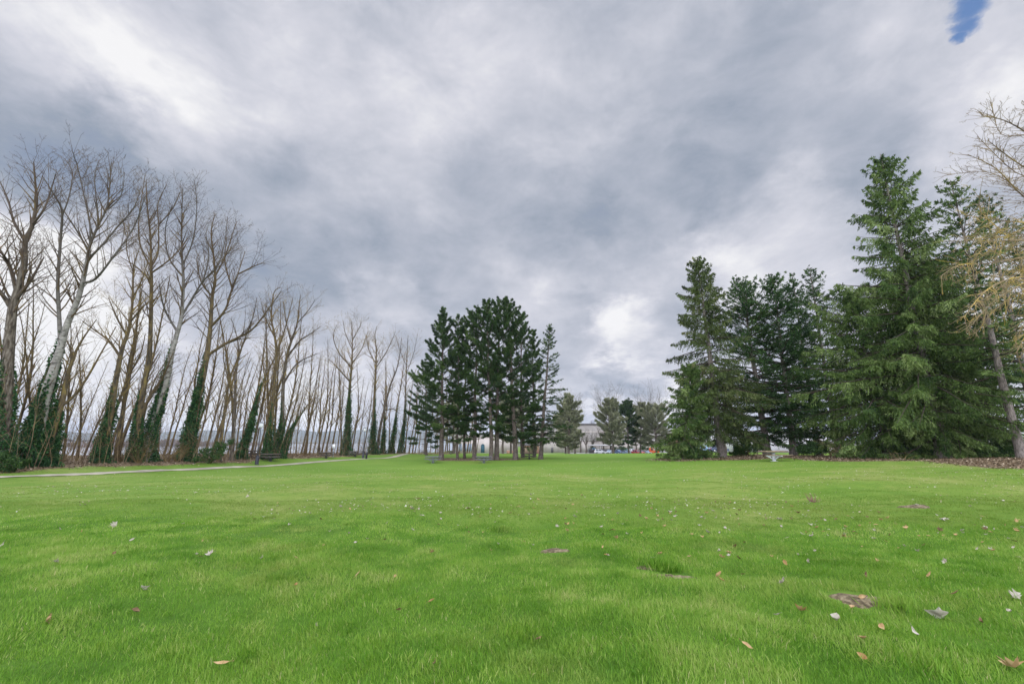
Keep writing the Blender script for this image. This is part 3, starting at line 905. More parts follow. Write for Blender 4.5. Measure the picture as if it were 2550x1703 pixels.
HERO.append(bare_tree('poplar_tree', 'crooked ivy stump limb leaning right before the white sign', 14,
    [[(702, 1142), (712, 1105), (727, 1065), (745, 1040), (765, 1010), (795, 985)]], 54, .22, 'bark_moss', 'twig_moss', [(.7, 4500, .15, .22, .15)], Lr=(1.2, 2.4), start=.4))
HERO.append(bare_tree('poplar_tree', 'wide crowned tree with a straight ivy column, right of the white sign', 15,
    [[(862, 1135), (866, 1060), (868, 1008), (872, 951), (876, 908), (877, 879), (877, 830), (875, 800)], [(876, 905), (900, 870), (915, 830)], [(876, 915), (845, 880), (830, 840), (838, 810)], [(877, 870), (860, 830), (855, 800)], [(877, 850), (895, 815), (900, 800)], [(872, 951), (840, 915), (820, 895)]], 68, .36, 'bark_moss', 'twig_moss', [(.58, 8000, .17, .35, .6)]))
HERO.append(bare_tree('poplar_tree', 'bare tree with clumped ivy behind the farther lamp post', 16,
    [[(928, 1133), (930, 1060), (933, 980), (936, 916), (937, 870), (934, 836), (938, 812)], [(936, 916), (960, 880), (975, 850), (985, 825)], [(936, 905), (918, 870), (912, 835)]], 75, .33, 'bark_moss', 'twig_moss', [(.45, 6000, .17, .35, .7)]))
HERO.append(bare_tree('poplar_tree', 'slanting bare trunk leaning right behind the farther lamp post', 17,
    [[(938, 1133), (946, 1070), (956, 1023), (972, 960), (987, 922), (996, 880), (1000, 840)], [(956, 1023), (978, 1018), (995, 1030)]], 76, .28, 'bark_grey', 'twig_moss', None, Lr=(2, 3.4)))
HERO.append(bare_tree('poplar_tree', 'leaning ivy spire between the farther lamp and the dark pines', 18,
    [[(972, 1131), (979, 1085), (987, 1023), (994, 985), (1003, 930), (1008, 880)]], 82, .24, 'bark_moss', 'twig_moss', [(.5, 5000, .18, .35, .3)], Lr=(1.6, 2.8), start=.5))
HERO.append(bare_tree('poplar_tree', 'pale bare tree with thin ivy beside the left edge of the dark pines', 19,
    [[(997, 1130), (1003, 1085), (1007, 1037), (1011, 951), (1013, 893), (1016, 835)], [(1012, 930), (1030, 880), (1040, 830)], [(1012, 910), (995, 870), (985, 835)]], 86, .3, 'bark_grey', 'twig_moss', [(.5, 5000, .17, .3, .3)], Lr=(2, 3.4)))
HERO.append(bare_tree('poplar_tree', 'short ivy column behind the slanting bare trunk', 20,
    [[(953, 1132), (955, 1085), (957, 1030), (960, 970), (962, 900)]], 80, .26, 'bark_moss', 'twig_moss', [(.42, 4500, .17, .3, .4)], Lr=(1.6, 3)))

# slender trees crowding behind the row: six grown individuals, then copies
def slender(seed, H, r0, lean, twig):
    rng = random.Random(seed); rs = np.random.RandomState(seed)
    root = empty('slender_tree', (0, 0, 0), 'x', 'tree', 'slender bare trees behind the front row')
    d = Vector((lean, rng.uniform(-.05, .05), 1)).normalized()
    p = Vector((0, 0, -.3)); pts = [p]
    n = 9
    for i in range(n):
        d = (d + rvec(rng) * .05 + UP * .04).normalized()
        p = p + d * (H / n)
        pts.append(p)
    path = smooth_path(pts, 3)
    m_ = len(path)
    rad = [r0 * (1 + .4 * math.exp(-i / m_ * 25)) * (1 - .9 * i / (m_ - 1)) + .012 for i in range(m_)]
    tr = MB(); tr.tube(path, rad, 7, True, flute=.05, rng=rs, tint=np.clip(np.asarray(rad) / r0 * 1.2 - .3, 0, .5))
    segs = []
    limb_growth(segs, rng, path, rad[0], rad[-1], .26, .34, (1.4, 3.0), Spec(ratio=.5, minr=.009), .6)
    if rng.random() < .6:
        k = int(m_ * rng.uniform(.35, .55))
        q = path[k]; dd = side_dir(rng, d, 25); pp = [q]
        for i in range(6):
            dd = (dd + rvec(rng) * .06 + UP * .1).normalized(); q = q + dd * H * .07; pp.append(q)
        tr.tube(pp, [rad[k] * .7 * (1 - .14 * i) for i in range(7)], 6)
        limb_growth(segs, rng, pp, rad[k] * .6, .02, .2, .6, (1.2, 2.4), Spec(ratio=.5), .6)
    cr = MB(); segs_to(cr, segs)
    tr.build('trunk', M['bark_moss'], root, True); cr.build('crown', M[twig], root)
    return root
PROTO = [slender(101 + i, [14, 16, 12, 17, 13, 15, 10][i], [.10, .135, .08, .14, .095, .12, .07][i], [.1, .03, .16, .06, -.03, .12, .2][i], 'twig_moss') for i in range(7)]
br = random.Random(77)
spots = []
px = -60.0
while px < 1190:
    Yr = row_y(px)
    spots.append((px, Yr + br.uniform(1.5, 13) * (1 if px > 300 else .8)))
    px += br.uniform(5, 15) if px > 520 else br.uniform(12, 26)
MARKS = [(8, 'the left edge ivy tree'), (68, 'the white barked leaning tree'), (252, 'the broad yellowish tree'), (333, 'the straight three forked tree'), (362, 'the pale patched ivy trunk'),
         (462, 'the thick ivy covered tree'), (598, 'the bright leaning ivy pole'), (688, 'the spreading tree with ivy foot'), (862, 'the ivy column beyond the sign'),
         (938, 'the slanting trunk by the lamp'), (997, 'the pale tree beside the dark pines')]
ORD = ['first', 'second', 'third', 'fourth', 'fifth', 'sixth', 'seventh', 'eighth', 'ninth', 'tenth', 'eleventh', 'twelfth', 'thirteenth', 'fourteenth', 'fifteenth', 'sixteenth', 'seventeenth', 'eighteenth', 'nineteenth', 'twentieth', 'twenty-first', 'twenty-second', 'twenty-third', 'twenty-fourth', 'twenty-fifth']
cnt = {}
used = set()
for (px, Y) in sorted(spots):
    mk = [m_ for m_ in MARKS if m_[0] <= px]
    mk = mk[-1] if mk else (-999, None)
    cnt[mk[0]] = cnt.get(mk[0], 0) + 1
    k = br.randrange(len(PROTO))
    if k in used:
        o = copy_tree(PROTO[k])
    else:
        o = PROTO[k]; used.add(k)
    p = at(px, Y)
    o.location = p
    o.rotation_euler = (0, 0, br.uniform(-.7, .7))
    s = br.uniform(.8, 1.15) * (1 if px > 250 else .8)
    o.scale = (s, s, s * br.uniform(.95, 1.1))
    if mk[1]:
        o['label'] = 'slender bare background tree, %s right of %s' % (ORD[cnt[mk[0]] - 1], mk[1])
    else:
        o['label'] = 'slender bare tree at the far left edge, %s trunk from the left' % ORD[cnt[mk[0]] - 1]
for k in range(len(PROTO)):
    if k not in used:
        for ch in list(PROTO[k].children):
            bpy.data.objects.remove(ch)
        bpy.data.objects.remove(PROTO[k])

# brambles and bare shrubs at the feet of the row
def bare_shrub(name, label, p, seed, Rr, H, n, twig, group=None, leaves=None, lift=1.0):
    rng = random.Random(seed); rs = np.random.RandomState(seed)
    root = empty(name, p, label, 'shrub', group)
    H *= 1.25
    segs = []
    sp = Spec(step=[.4, .35, .25, .2], trop=[.0, -.02, -.02, 0], wig=[.1, .25, .3, .3], maxl=3, dens=[1, .8, .6, 0], minr=.006)
    for i in range(n):
        a = rng.uniform(0, 6.28); q = Vector((math.cos(a), math.sin(a), 0)) * Rr * .07 * math.sqrt(rng.random())
        d = (Vector((math.cos(a), math.sin(a), 0)) * .6 + UP * rng.uniform(.6, 1.5) * lift).normalized()
        grow(segs, rng, q - UP * .08, d, H * rng.uniform(.6, 1.2), .016, 1, sp)
    m_ = MB(); segs_to(m_, segs, .012)
    m_.build('stems', M[twig], root)
    if leaves:
        lm = MB()
        S = [segs[i] for i in rs.randint(0, len(segs), leaves)]
        P = np.array([tuple(s[1]) for s in S]) + rs.normal(0, .06, (leaves, 3))
        lm.sprays(P, rs.normal(0, 1, (leaves, 3)) + np.array([0, 0, -.3]), rs.uniform(.07, .15, leaves), rs.uniform(.05, .1, leaves), rs, np.clip(rs.normal(.5, .2, leaves), 0, 1))
        lm.build('leaves', M['shrub'], root)
    return root
for i, (px, dy, lab) in enumerate([(150, 1.5, 'tangle of mossy bare stems beside the huge ivy mound'), (232, 1, 'low reddish bare brush between the ivy mound and broad tree'), (305, .5, 'grey bare brush at the foot of the slim mossy tree'),
        (345, -.6, 'mossy yellow bramble under the straight three forked tree'), (415, -.3, 'dry bramble tangle right of the leaning ivy trunk'), (440, 0, 'pale dry brush between the two thick ivy trees'), (505, .2, 'bramble heap right of the thick ivy covered tree'),
        (760, 2, 'thin grey brush left of the white sign'), (805, 2.5, 'brown brush right behind the sign side picnic table'), (905, 2, 'yellowish brush left of the farther lamp post'), (850, 3.5, 'dull brush at the foot of the wide crowned tree'), (30, 1, 'thorny brush beside the left edge tree')]):
    bare_shrub('bramble', lab, at(px, row_y(px) + dy), 300 + i, 1.3, 1.7 if px < 600 else 2.0, 30, 'red_twig' if i == 1 else 'twig_moss', 'brambles along the tree row')
bare_shrub('ivy_bush', 'low dark ivy bush at the bottom left corner of the row', at(14, 28.6), 330, 1.2, .8, 14, 'twig_moss', None, 3500)
bare_shrub('ivy_bush', 'small ivy bush at the foot of the thick ivy covered tree', at(522, 42.6), 331, 1.1, 1.5, 16, 'twig_moss', None, 4000)

# the thicket of thin stems crowding the bank behind the row: beyond counting
tk = random.Random(88)
tsegs = []
tsp = Spec(step=[.5, .5, .35, .25], wig=[.05, .09, .2, .3], trop=[.05, .06, .0, 0], dens=[0, .8, .35, 0], maxl=2, ratio=.36, minr=.0075, ang=[30, 38, 45, 45])
tpx = -70.0
while tpx < 1180:
    tpx += tk.uniform(.3, 1.5) if tpx > 450 else tk.uniform(.7, 2.6)
    q = at(tpx, row_y(tpx) + tk.choice((tk.uniform(-1.6, 3), tk.uniform(0, 11))))
    grow(tsegs, tk, q - UP * .1, Vector((tk.uniform(-.1, .35), tk.uniform(-.2, .2), 1)).normalized(), tk.choice((.9, 1.1, 1.4, 1.8, 2.4, 3.4, 5.5)) * tk.uniform(.7, 1.3), tk.uniform(.014, .03), 1, tsp)
tm = MB(); segs_to(tm, tsegs, .05)
tag(tm.build('thicket', M['brush']), kind='stuff')

# ------------------------------------------------------------------ conifers
def profile(kind, f, rs):
    """crown radius (0..1) at height fraction f of the crown, 0 = bottom, 1 = tip"""
    if kind == 'spire':
        return (1 - f) ** .85 * (.8 + .2 * math.sin(f * 9 + rs))
    if kind == 'cone':
        return (1 - f) ** .54 * min(1, .6 + f * 2.2)
    if kind == 'round':
        return math.sqrt(max(0, 1 - abs(f * 1.55 - .55) ** 2.4)) if f > .02 else .5
    if kind == 'dome':
        return max(0, 1 - f ** 2.6) ** .6 * min(1, .6 + f * 1.6)
    if kind == 'tier':
        return (1 - f) ** .8 * min(1, .7 + f * 2)
    return 1 - f

def conifer(name, label, seed, base_px, Y, top_px, kind, Rmax, crown0, nbr, style, leaf, bark, r0, group, dens=1.0, lower=None, gaps=(), cat=None, base=None, H=None, mid=None, fs=1.0):
    rng = random.Random(seed); rs = np.random.RandomState(seed)
    if base is None:
        b = at(base_px, Y)
        tip = unproj(top_px[0], top_px[1], Y + rng.uniform(-.4, .4))
    else:
        b = base; tip = b + Vector((0, 0, H))
    root = empty(name, b, label, cat or 'tree', group)
    H = tip.z - b.z
    pts = [b - UP * .3]
    for i in range(1, 7):
        f = i / 7
        q = b.lerp(tip, f) + Vector((rng.uniform(-.12, .12), rng.uniform(-.12, .12), 0)) * (1 - f) * (1.8 if style == 'pine' else 1)
        if mid:
            q += Vector((mid * math.sin(f * math.pi), 0, 0))
        pts.append(q)
    pts.append(tip)
    path = smooth_path(pts, 5)
    m_ = len(path)
    rad = [r0 * .85 * (1 + .6 * math.exp(-i / m_ * 30)) * (1 - .97 * i / (m_ - 1)) + .012 for i in range(m_)]
    tr = MB(); tr.tube(path, rad, 12, True, flute=.05, rng=rs)
    PZ = np.array([(p.x, p.y, p.z) for p in path])
    wood = MB(); fol = MB()
    wa, wb, wra, wrb = [], [], [], []
    fP, fD, fL, fW, fT = [], [], [], [], []
    RS = 1.22 if style == 'pine' else 1.3
    nbr = int(nbr * (1.12 if style == 'pine' else 1.25))
    crown0 = crown0 * .62 if style == 'pine' else crown0 * .8
    z0 = b.z + H * crown0
    for k in range(nbr):
        f = ((k + rs.uniform(0, .9)) / nbr) ** (1.12 if style != 'pine' else 1.0)
        if style != 'pine':       # whorls: tiers of boughs with gaps between
            wh = max(8, nbr // 6)
            f = min(.99, (round(f * wh) + rs.normal(0, .13)) / wh)
            f = max(0.0, f)
        z = z0 + (tip.z - z0) * f * .985
        if any(lo < f < hi and rs.uniform() < pr for lo, hi, pr in gaps):
            continue
        o = np.array([np.interp(z, PZ[:, 2], PZ[:, 0]), np.interp(z, PZ[:, 2], PZ[:, 1]), z])
        a = k * 2.39996 + rs.uniform(-.5, .5)
        L = RS * Rmax * profile(kind, f, seed) * rs.uniform(.5, 1.16) + .3
        if lower and f < lower[0]:
            wgt = math.cos(a - lower[1])
            L *= 1 + lower[2] * max(0, wgt)
        hd = np.array([math.cos(a), math.sin(a), 0])
        n = 8
        s = np.linspace(0, 1, n)
        if style == 'pine':
            e = R(-6 + 62 * f) + rs.normal(0, .14)
            zz = L * (math.sin(e) * s + .18 * s ** 2)
            hh = L * math.cos(e) * s * .98
        elif style == 'droop':
            e = R(-8 + 50 * f ** 1.5) + rs.normal(0, .12)
            zz = L * (math.sin(e) * s - (.42 - .3 * f) * s ** 1.8 + (.12) * s ** 4)
            hh = L * math.cos(e) * s
        else:
            e = R(2 + 48 * f ** 1.3) + rs.normal(0, .13)
            zz = L * (math.sin(e) * s - (.2 - .12 * f) * s ** 1.6 + .1 * s ** 4)
            hh = L * math.cos(e) * s
        bend = rs.normal(0, .1) * L
        sd = np.array([-hd[1], hd[0], 0])
        B = o + hd * hh[:, None] + sd * (bend * s ** 2)[:, None] + np.array([0, 0, 1]) * zz[:, None]
        B[:, 2] = np.maximum(B[:, 2], b.z + .25 + rs.uniform(0, .2))
        rb = max(.015, min(.085, L * .016))
        for i in range(n - 1):
            wa.append(B[i]); wb.append(B[i + 1]); wra.append(rb * (1 - s[i] * .85)); wrb.append(rb * (1 - s[i + 1] * .85))
        tintb = rs.normal(.42, .16) + (.10 if style == 'droop' else 0)
        # twigs on both sides
        s0 = .04 if f > .75 else (.10 if style != 'pine' else .3)
        nt_ = max(5, int(L * (1 - s0) / (.09 if style != 'pine' else .1) * dens))
        u = s0 + (1 - s0) * rs.uniform(size=nt_) ** .85
        Tp = np.stack([np.interp(u, s, B[:, i]) for i in range(3)], -1)
        dirb = np.stack([np.interp(u, s[:-1] + .5 / (n - 1), np.diff(B[:, i])) for i in range(3)], -1)
        dirb /= np.linalg.norm(dirb, axis=1)[:, None] + 1e-9
        sg = np.where(rs.uniform(size=nt_) < .5, -1, 1)[:, None]
        tl = np.clip(.42 * L * (1.08 - u), .14, 1.0 if style != 'pine' else .75) * rs.uniform(.5, 1.15, nt_)
        if style == 'droop':
            td = dirb * .55 + sd * sg * rs.uniform(.25, .9, (nt_, 1)) + np.array([0, 0, -1.0]) * rs.uniform(.25, 1.35, (nt_, 1))
        elif style == 'pine':
            td = dirb * .8 + sd * sg * rs.uniform(.3, 1.0, (nt_, 1)) + np.array([0, 0, 1.0]) * rs.uniform(-.25, .7, (nt_, 1))
        else:
            td = dirb * .8 + sd * sg * rs.uniform(.5, 1.1, (nt_, 1)) + np.array([0, 0, -1.0]) * rs.uniform(-.2, .55, (nt_, 1))
        td /= np.linalg.norm(td, axis=1)[:, None]
        if style == 'pine':
            nn = 15
            # tufts: two or three bursts of needles at and near every twig end
            for back in (0.0, .35, .7):
                keep = rs.uniform(size=nt_) < (1 if back == 0 else .75)
                C = (Tp + td * tl[:, None] * (1 - back))[keep]
                mC = len(C)
                cc = np.repeat(C, nn, 0)
                nd = np.repeat(td[keep], nn, 0) * .75 + rs.normal(0, .62, (mC * nn, 3)) + np.array([0, 0, .12])
                fP.append(cc); fD.append(nd); fL.append(rs.uniform(.17, .34, mC * nn) * fs); fW.append(rs.uniform(.035, .065, mC * nn) * fs)
                fT.append(np.repeat(tintb + rs.normal(0, .09, mC), nn) + rs.normal(0, .08, mC * nn))
            for i in range(0, nt_, 2):
                wa.append(Tp[i]); wb.append(Tp[i] + td[i] * tl[i]); wra.append(.014); wrb.append(.008)
        else:
            ns = 11
            v = np.tile(np.linspace(.05, 1, ns), nt_)
            rp = np.repeat(np.arange(nt_), ns)
            C = Tp[rp] + td[rp] * (tl[rp] * v)[:, None]
            C[:, 2] -= (tl[rp] * v ** 2 * (.3 if style == 'droop' else .12))
            nd = td[rp] * .8 + rs.normal(0, .5, (len(rp), 3))
            if style == 'droop':
                nd += np.array([0, 0, -.55]) * rs.uniform(0, 1.4, (len(rp), 1))
            fP.append(C); fD.append(nd)
            fL.append(rs.uniform(.11, .29, len(rp)) * fs); fW.append(rs.uniform(.035, .095, len(rp)) * fs)
            tw = rs.normal(0, .09, nt_)
            fT.append(tintb + tw[rp] + rs.normal(0, .09, len(rp)) + .12 * (v - .5))
    # leader
    P = np.concatenate(fP); D = np.concatenate(fD); Lh = np.concatenate(fL); Wh = np.concatenate(fW); T = np.clip(np.concatenate(fT), 0, 1)
    P[:, 2] = np.maximum(P[:, 2], b.z + .04)
    fol.sprays(P, D, Lh, Wh, rs, T)
    tr.frusta(wa, wb, wra, wrb, 4, 0.0)
    tr.build('trunk', M[bark], root, True).location = -b
    fol.build('crown', M[leaf], root).location = -b
    return root

PG = 'pines standing together in the middle of the lawn'
conifer('pine_tree', 'leftmost pine of the middle clump, dark tiered crown low on its left', 501, 1099, 62, (1104, 766), 'tier', 4.7, .2, 100, 'pine', 'pine', 'bark_pine', .36, PG, 1.0, (.5, math.pi, .12))
conifer('pine_tree', 'thin trunked pine just right of the leftmost pine of the clump', 502, 1140, 62.5, (1142, 790), 'dome', 2.6, .34, 52, 'pine', 'pine', 'bark_pine', .19, PG)
conifer('pine_tree', 'slim pine half hidden behind the thin trunked pine', 503, 1157, 65, (1160, 800), 'dome', 2.5, .24, 50, 'pine', 'pine', 'bark_pine', .2, PG)
conifer('pine_tree', 'leaning trunk pine left of the grey picnic table, pale tuft halfway up', 504, 1181, 62, (1188, 769), 'dome', 3.3, .2, 66, 'pine', 'pine', 'bark_pine', .3, PG)
conifer('pine_tree', 'pine with reddish trunk rising behind the middle picnic table of the clump', 505, 1223, 61, (1212, 756), 'dome', 3.3, .3, 66, 'pine', 'pine', 'bark_pine', .32, PG)
conifer('pine_tree', 'tallest rounded pine of the clump, trunk right of the reddish one', 506, 1236, 62, (1245, 746), 'dome', 3.4, .2, 70, 'pine', 'pine', 'bark_pine', .36, PG)
conifer('pine_tree', 'pine with thick flared trunk left of the dark picnic table', 507, 1284, 62, (1264, 749), 'dome', 3.5, .16, 72, 'pine', 'pine', 'bark_pine', .37, PG)
conifer('pine_tree', 'round topped pine behind the flared trunk, right shoulder of the clump', 508, 1302, 68, (1296, 780), 'dome', 3.1, .14, 70, 'pine', 'pine', 'bark_pine', .28, PG)
conifer('pine_tree', 'lower pine filling the gap before the narrow spire', 509, 1330, 70, (1326, 822), 'dome', 2.4, .12, 56, 'pine', 'pine', 'bark_pine', .26, PG)
conifer('spruce_tree', 'narrow pointed spire at the right end of the middle pines', 510, 1346, 63, (1370, 806), 'tier', 3.1, .14, 130, 'fir', 'pine', 'bark_pine', .33, PG, .75, gaps=[(.15, .75, .3)])
conifer('pine_tree', 'small dark pine behind the slim pine, seen through the clump', 511, 1062, 76, (1060, 905), 'dome', 3.2, .14, 44, 'pine', 'pine', 'bark_pine', .25, PG)

MG = 'grey green pines at the far side of the lawn'
conifer('far_pine', 'grey green pine on the far lawn just right of the middle clump', 520, 1417, 143, (1417, 988), 'dome', 4.0, .2, 80, 'pine', 'pine_grey', 'bark_pine', .42, MG, .8, fs=2.3)
conifer('far_pine', 'grey green pine in front of the silver hatchback', 521, 1527, 146, (1519, 1001), 'dome', 4.4, .3, 80, 'pine', 'pine_grey', 'bark_pine', .4, MG, .8, fs=2.3)
conifer('far_pine', 'darker green pine rising behind the two blue cars', 522, 1566, 176, (1560, 1002), 'dome', 4.6, .34, 70, 'pine', 'pine', 'bark_pine', .4, MG, .8, fs=2.3)
conifer('far_pine', 'grey pine rising behind the red cars', 523, 1594, 178, (1598, 1010), 'dome', 4.6, .32, 70, 'pine', 'pine_grey', 'bark_pine', .4, MG, .8, fs=2.3)
conifer('far_pine', 'wide grey pine behind the orange machine, partly hidden by the low spruce', 524, 1636, 168, (1632, 1013), 'dome', 5.4, .3, 80, 'pine', 'pine_grey', 'bark_pine', .42, MG, .8, fs=2.3)
conifer('far_pine', 'smaller pine trunk close behind the far lawn pine beside the clump', 525, 1408, 160, (1402, 1030), 'dome', 3.8, .2, 50, 'pine', 'pine_grey', 'bark_pine', .35, MG, .8, fs=2.3)

RG = 'conifers on the right side of the lawn'
conifer('spruce_tree', 'brownish green spruce with bare flared trunk, left of the right hand grove', 530, 1800, 44, (1736, 641), 'cone', 3.7, .16, 170, 'droop', 'fir_brown', 'bark_fir', .42, RG, 1.3, (.4, 0.2, .25), gaps=[(.32, .5, .45)])
conifer('drooping_spruce', 'low drooping spruce whose green skirt touches the lawn, left of the grove', 531, 1702, 43, (1722, 905), 'cone', 2.35, .0, 130, 'droop', 'spruce', 'bark_fir', .16, RG, 1.4)
conifer('fir_tree', 'dark fir with broken flat top behind the white legged picnic table', 532, 1912, 47, (1846, 706), 'dome', 4.6, .10, 140, 'fir', 'spruce_blue', 'bark_fir', .42, RG, 1.0, gaps=[(.3, .5, .3)])
conifer('fir_tree', 'dark green fir with leaning black trunk right of the picnic table', 533, 1976, 46, (1925, 690), 'dome', 4.0, .12, 120, 'fir', 'spruce_blue', 'bark_fir', .36, RG)
conifer('fir_tree', 'bluish fir with twin looking point in the middle of the grove', 534, 2040, 50, (1972, 680), 'spire', 3.8, .1, 120, 'fir', 'spruce_blue', 'bark_fir', .34, RG, .9)
conifer('fir_tree', 'sparse fir with reddish bare lower trunk left of the giant spruce', 535, 2090, 47, (2016, 668), 'cone', 3.2, .18, 110, 'fir', 'spruce_blue', 'bark_fir', .32, RG, .8, gaps=[(.0, .4, .35)])
conifer('spruce_tree', 'giant spruce, the tallest pointed tree of the right hand grove', 536, 2349, 34.5, (2192, 384), 'cone', 4.3, .07, 230, 'droop', 'spruce', 'bark_fir', .46, RG, 1.15, (.6, math.pi, .25))
conifer('spruce_tree', 'bright green spruce standing in front of the giant spruce', 537, 2212, 37, (2120, 720), 'dome', 4.2, .10, 170, 'droop', 'spruce', 'bark_fir', .34, RG, 1.1)
conifer('spruce_tree', 'spruce with fresh low boughs right below the giant spruce', 538, 2408, 36, (2270, 660), 'dome', 4.2, .06, 170, 'droop', 'spruce', 'bark_fir', .36, RG, 1.1)
conifer('fir_tree', 'thin topped fir with a long bare grey trunk right of the giant spruce', 539, 2547, 31, (2366, 449), 'cone', 3.0, .34, 110, 'fir', 'spruce', 'bark_fir', .30, RG, .6, gaps=[(.0, .8, .35)])
conifer('fir_tree', 'dark fir spire near the right edge, behind the yellow lichened branches', 540, 2600, 39, (2446, 490), 'cone', 3.6, .22, 120, 'fir', 'spruce_blue', 'bark_fir', .4, RG, .6, gaps=[(.0, .8, .3)])
conifer('fir_tree', 'shadowy fir at the right edge, lowest of the grove back row', 541, 2640, 44, (2520, 560), 'dome', 4.2, .16, 110, 'fir', 'spruce_blue', 'bark_fir', .4, RG, .6)
conifer('fir_tree', 'dark trunked fir behind the fresh low boughs', 542, 2428, 41, (2340, 640), 'dome', 4.0, .14, 120, 'fir', 'spruce_blue', 'bark_fir', .42, RG, .8)

# undergrowth below the grove
def bush(name, label, p, seed, rx, ry, H, n, leaf='shrub', group='bushes under the right hand grove', ls=(.08, .2)):
    rs = np.random.RandomState(seed); rng = random.Random(seed)
    root = empty(name, p, label, 'bush', group)
    segs = []
    tips = []
    for i in range(26):
        a = rng.uniform(0, 6.28); e = math.sqrt(rng.random())
        q = Vector((math.cos(a) * rx * e * .5, math.sin(a) * ry * e * .5, -.05))
        tp = Vector((math.cos(a) * rx * e, math.sin(a) * ry * e, H * (1 - .55 * e * e) * rng.uniform(.6, 1.1)))
        m1 = q.lerp(tp, .5) + Vector((0, 0, .1 * H))
        segs.append((q, m1, .02, .014)); segs.append((m1, tp, .014, .007)); tips.append((m1, tp))
    st = MB(); segs_to(st, segs, .03); st.build('stems', M['twig'], root)
    k = rs.randint(0, len(tips), n)
    A = np.array([tuple(x[0]) for x in tips])[k]; B = np.array([tuple(x[1]) for x in tips])[k]
    u = rs.uniform(.0, 1.05, (n, 1))
    P = A + (B - A) * u + rs.normal(0, .16, (n, 3)) * np.array([rx, ry, H]) * .45
    P[:, 2] = np.maximum(P[:, 2], .02)
    lm = MB()
    lm.sprays(P, rs.normal(0, 1, (n, 3)) + np.array([0, 0, .2]), rs.uniform(ls[0], ls[1], n), rs.uniform(ls[0], ls[1], n) * .6, rs, np.clip(rs.normal(.45, .2, n) + .25 * (k % 5) / 5 - .1, 0, 1))
    lm.build('leaves', M[leaf], root)
    return root
bush('bush', 'broad evergreen bush in front of the sparse fir', at(2035, 41), 601, 1.9, 1.1, 1.3, 4200)
bush('bush', 'dark bush under the bright green spruce', at(2280, 35.5), 602, 1.8, .9, .9, 3200)
bush('bush', 'low spreading bush at the right edge between two grey trunks', at(2500, 34), 603, 2.6, 1, .8, 3600)
bush('bush', 'dark bush hanging over the earth left of the picnic table', at(1868, 44.5), 604, 1.5, 1.2, 1.8, 3600)
bush('bush', 'rounded bush behind the leaning black trunk', at(2010, 47), 605, 1.6, 1.2, 1.7, 3200)
bush('bush', 'straggly low bush beside the bare flared trunk', at(1838, 45.5), 606, 1.0, .8, .7, 1400)
bare_shrub('bare_shrub', 'bare grey twigs sprouting left of the bright green spruce trunk', at(2110, 38), 610, 1.6, 1.5, 22, 'twig_lichen', 'bare shrubs under the right hand grove')
bare_shrub('bare_shrub', 'pale dead brush at the foot of the bright green spruce', at(2245, 33.8), 611, 1.4, .7, 16, 'twig_lichen', 'bare shrubs under the right hand grove', None, .5)
bare_shrub('bare_shrub', 'reddish brown hedge of bare stems far behind the sparse fir', at(2075, 70), 612, 4.0, 2.6, 40, 'red_twig', 'bare shrubs under the right hand grove')

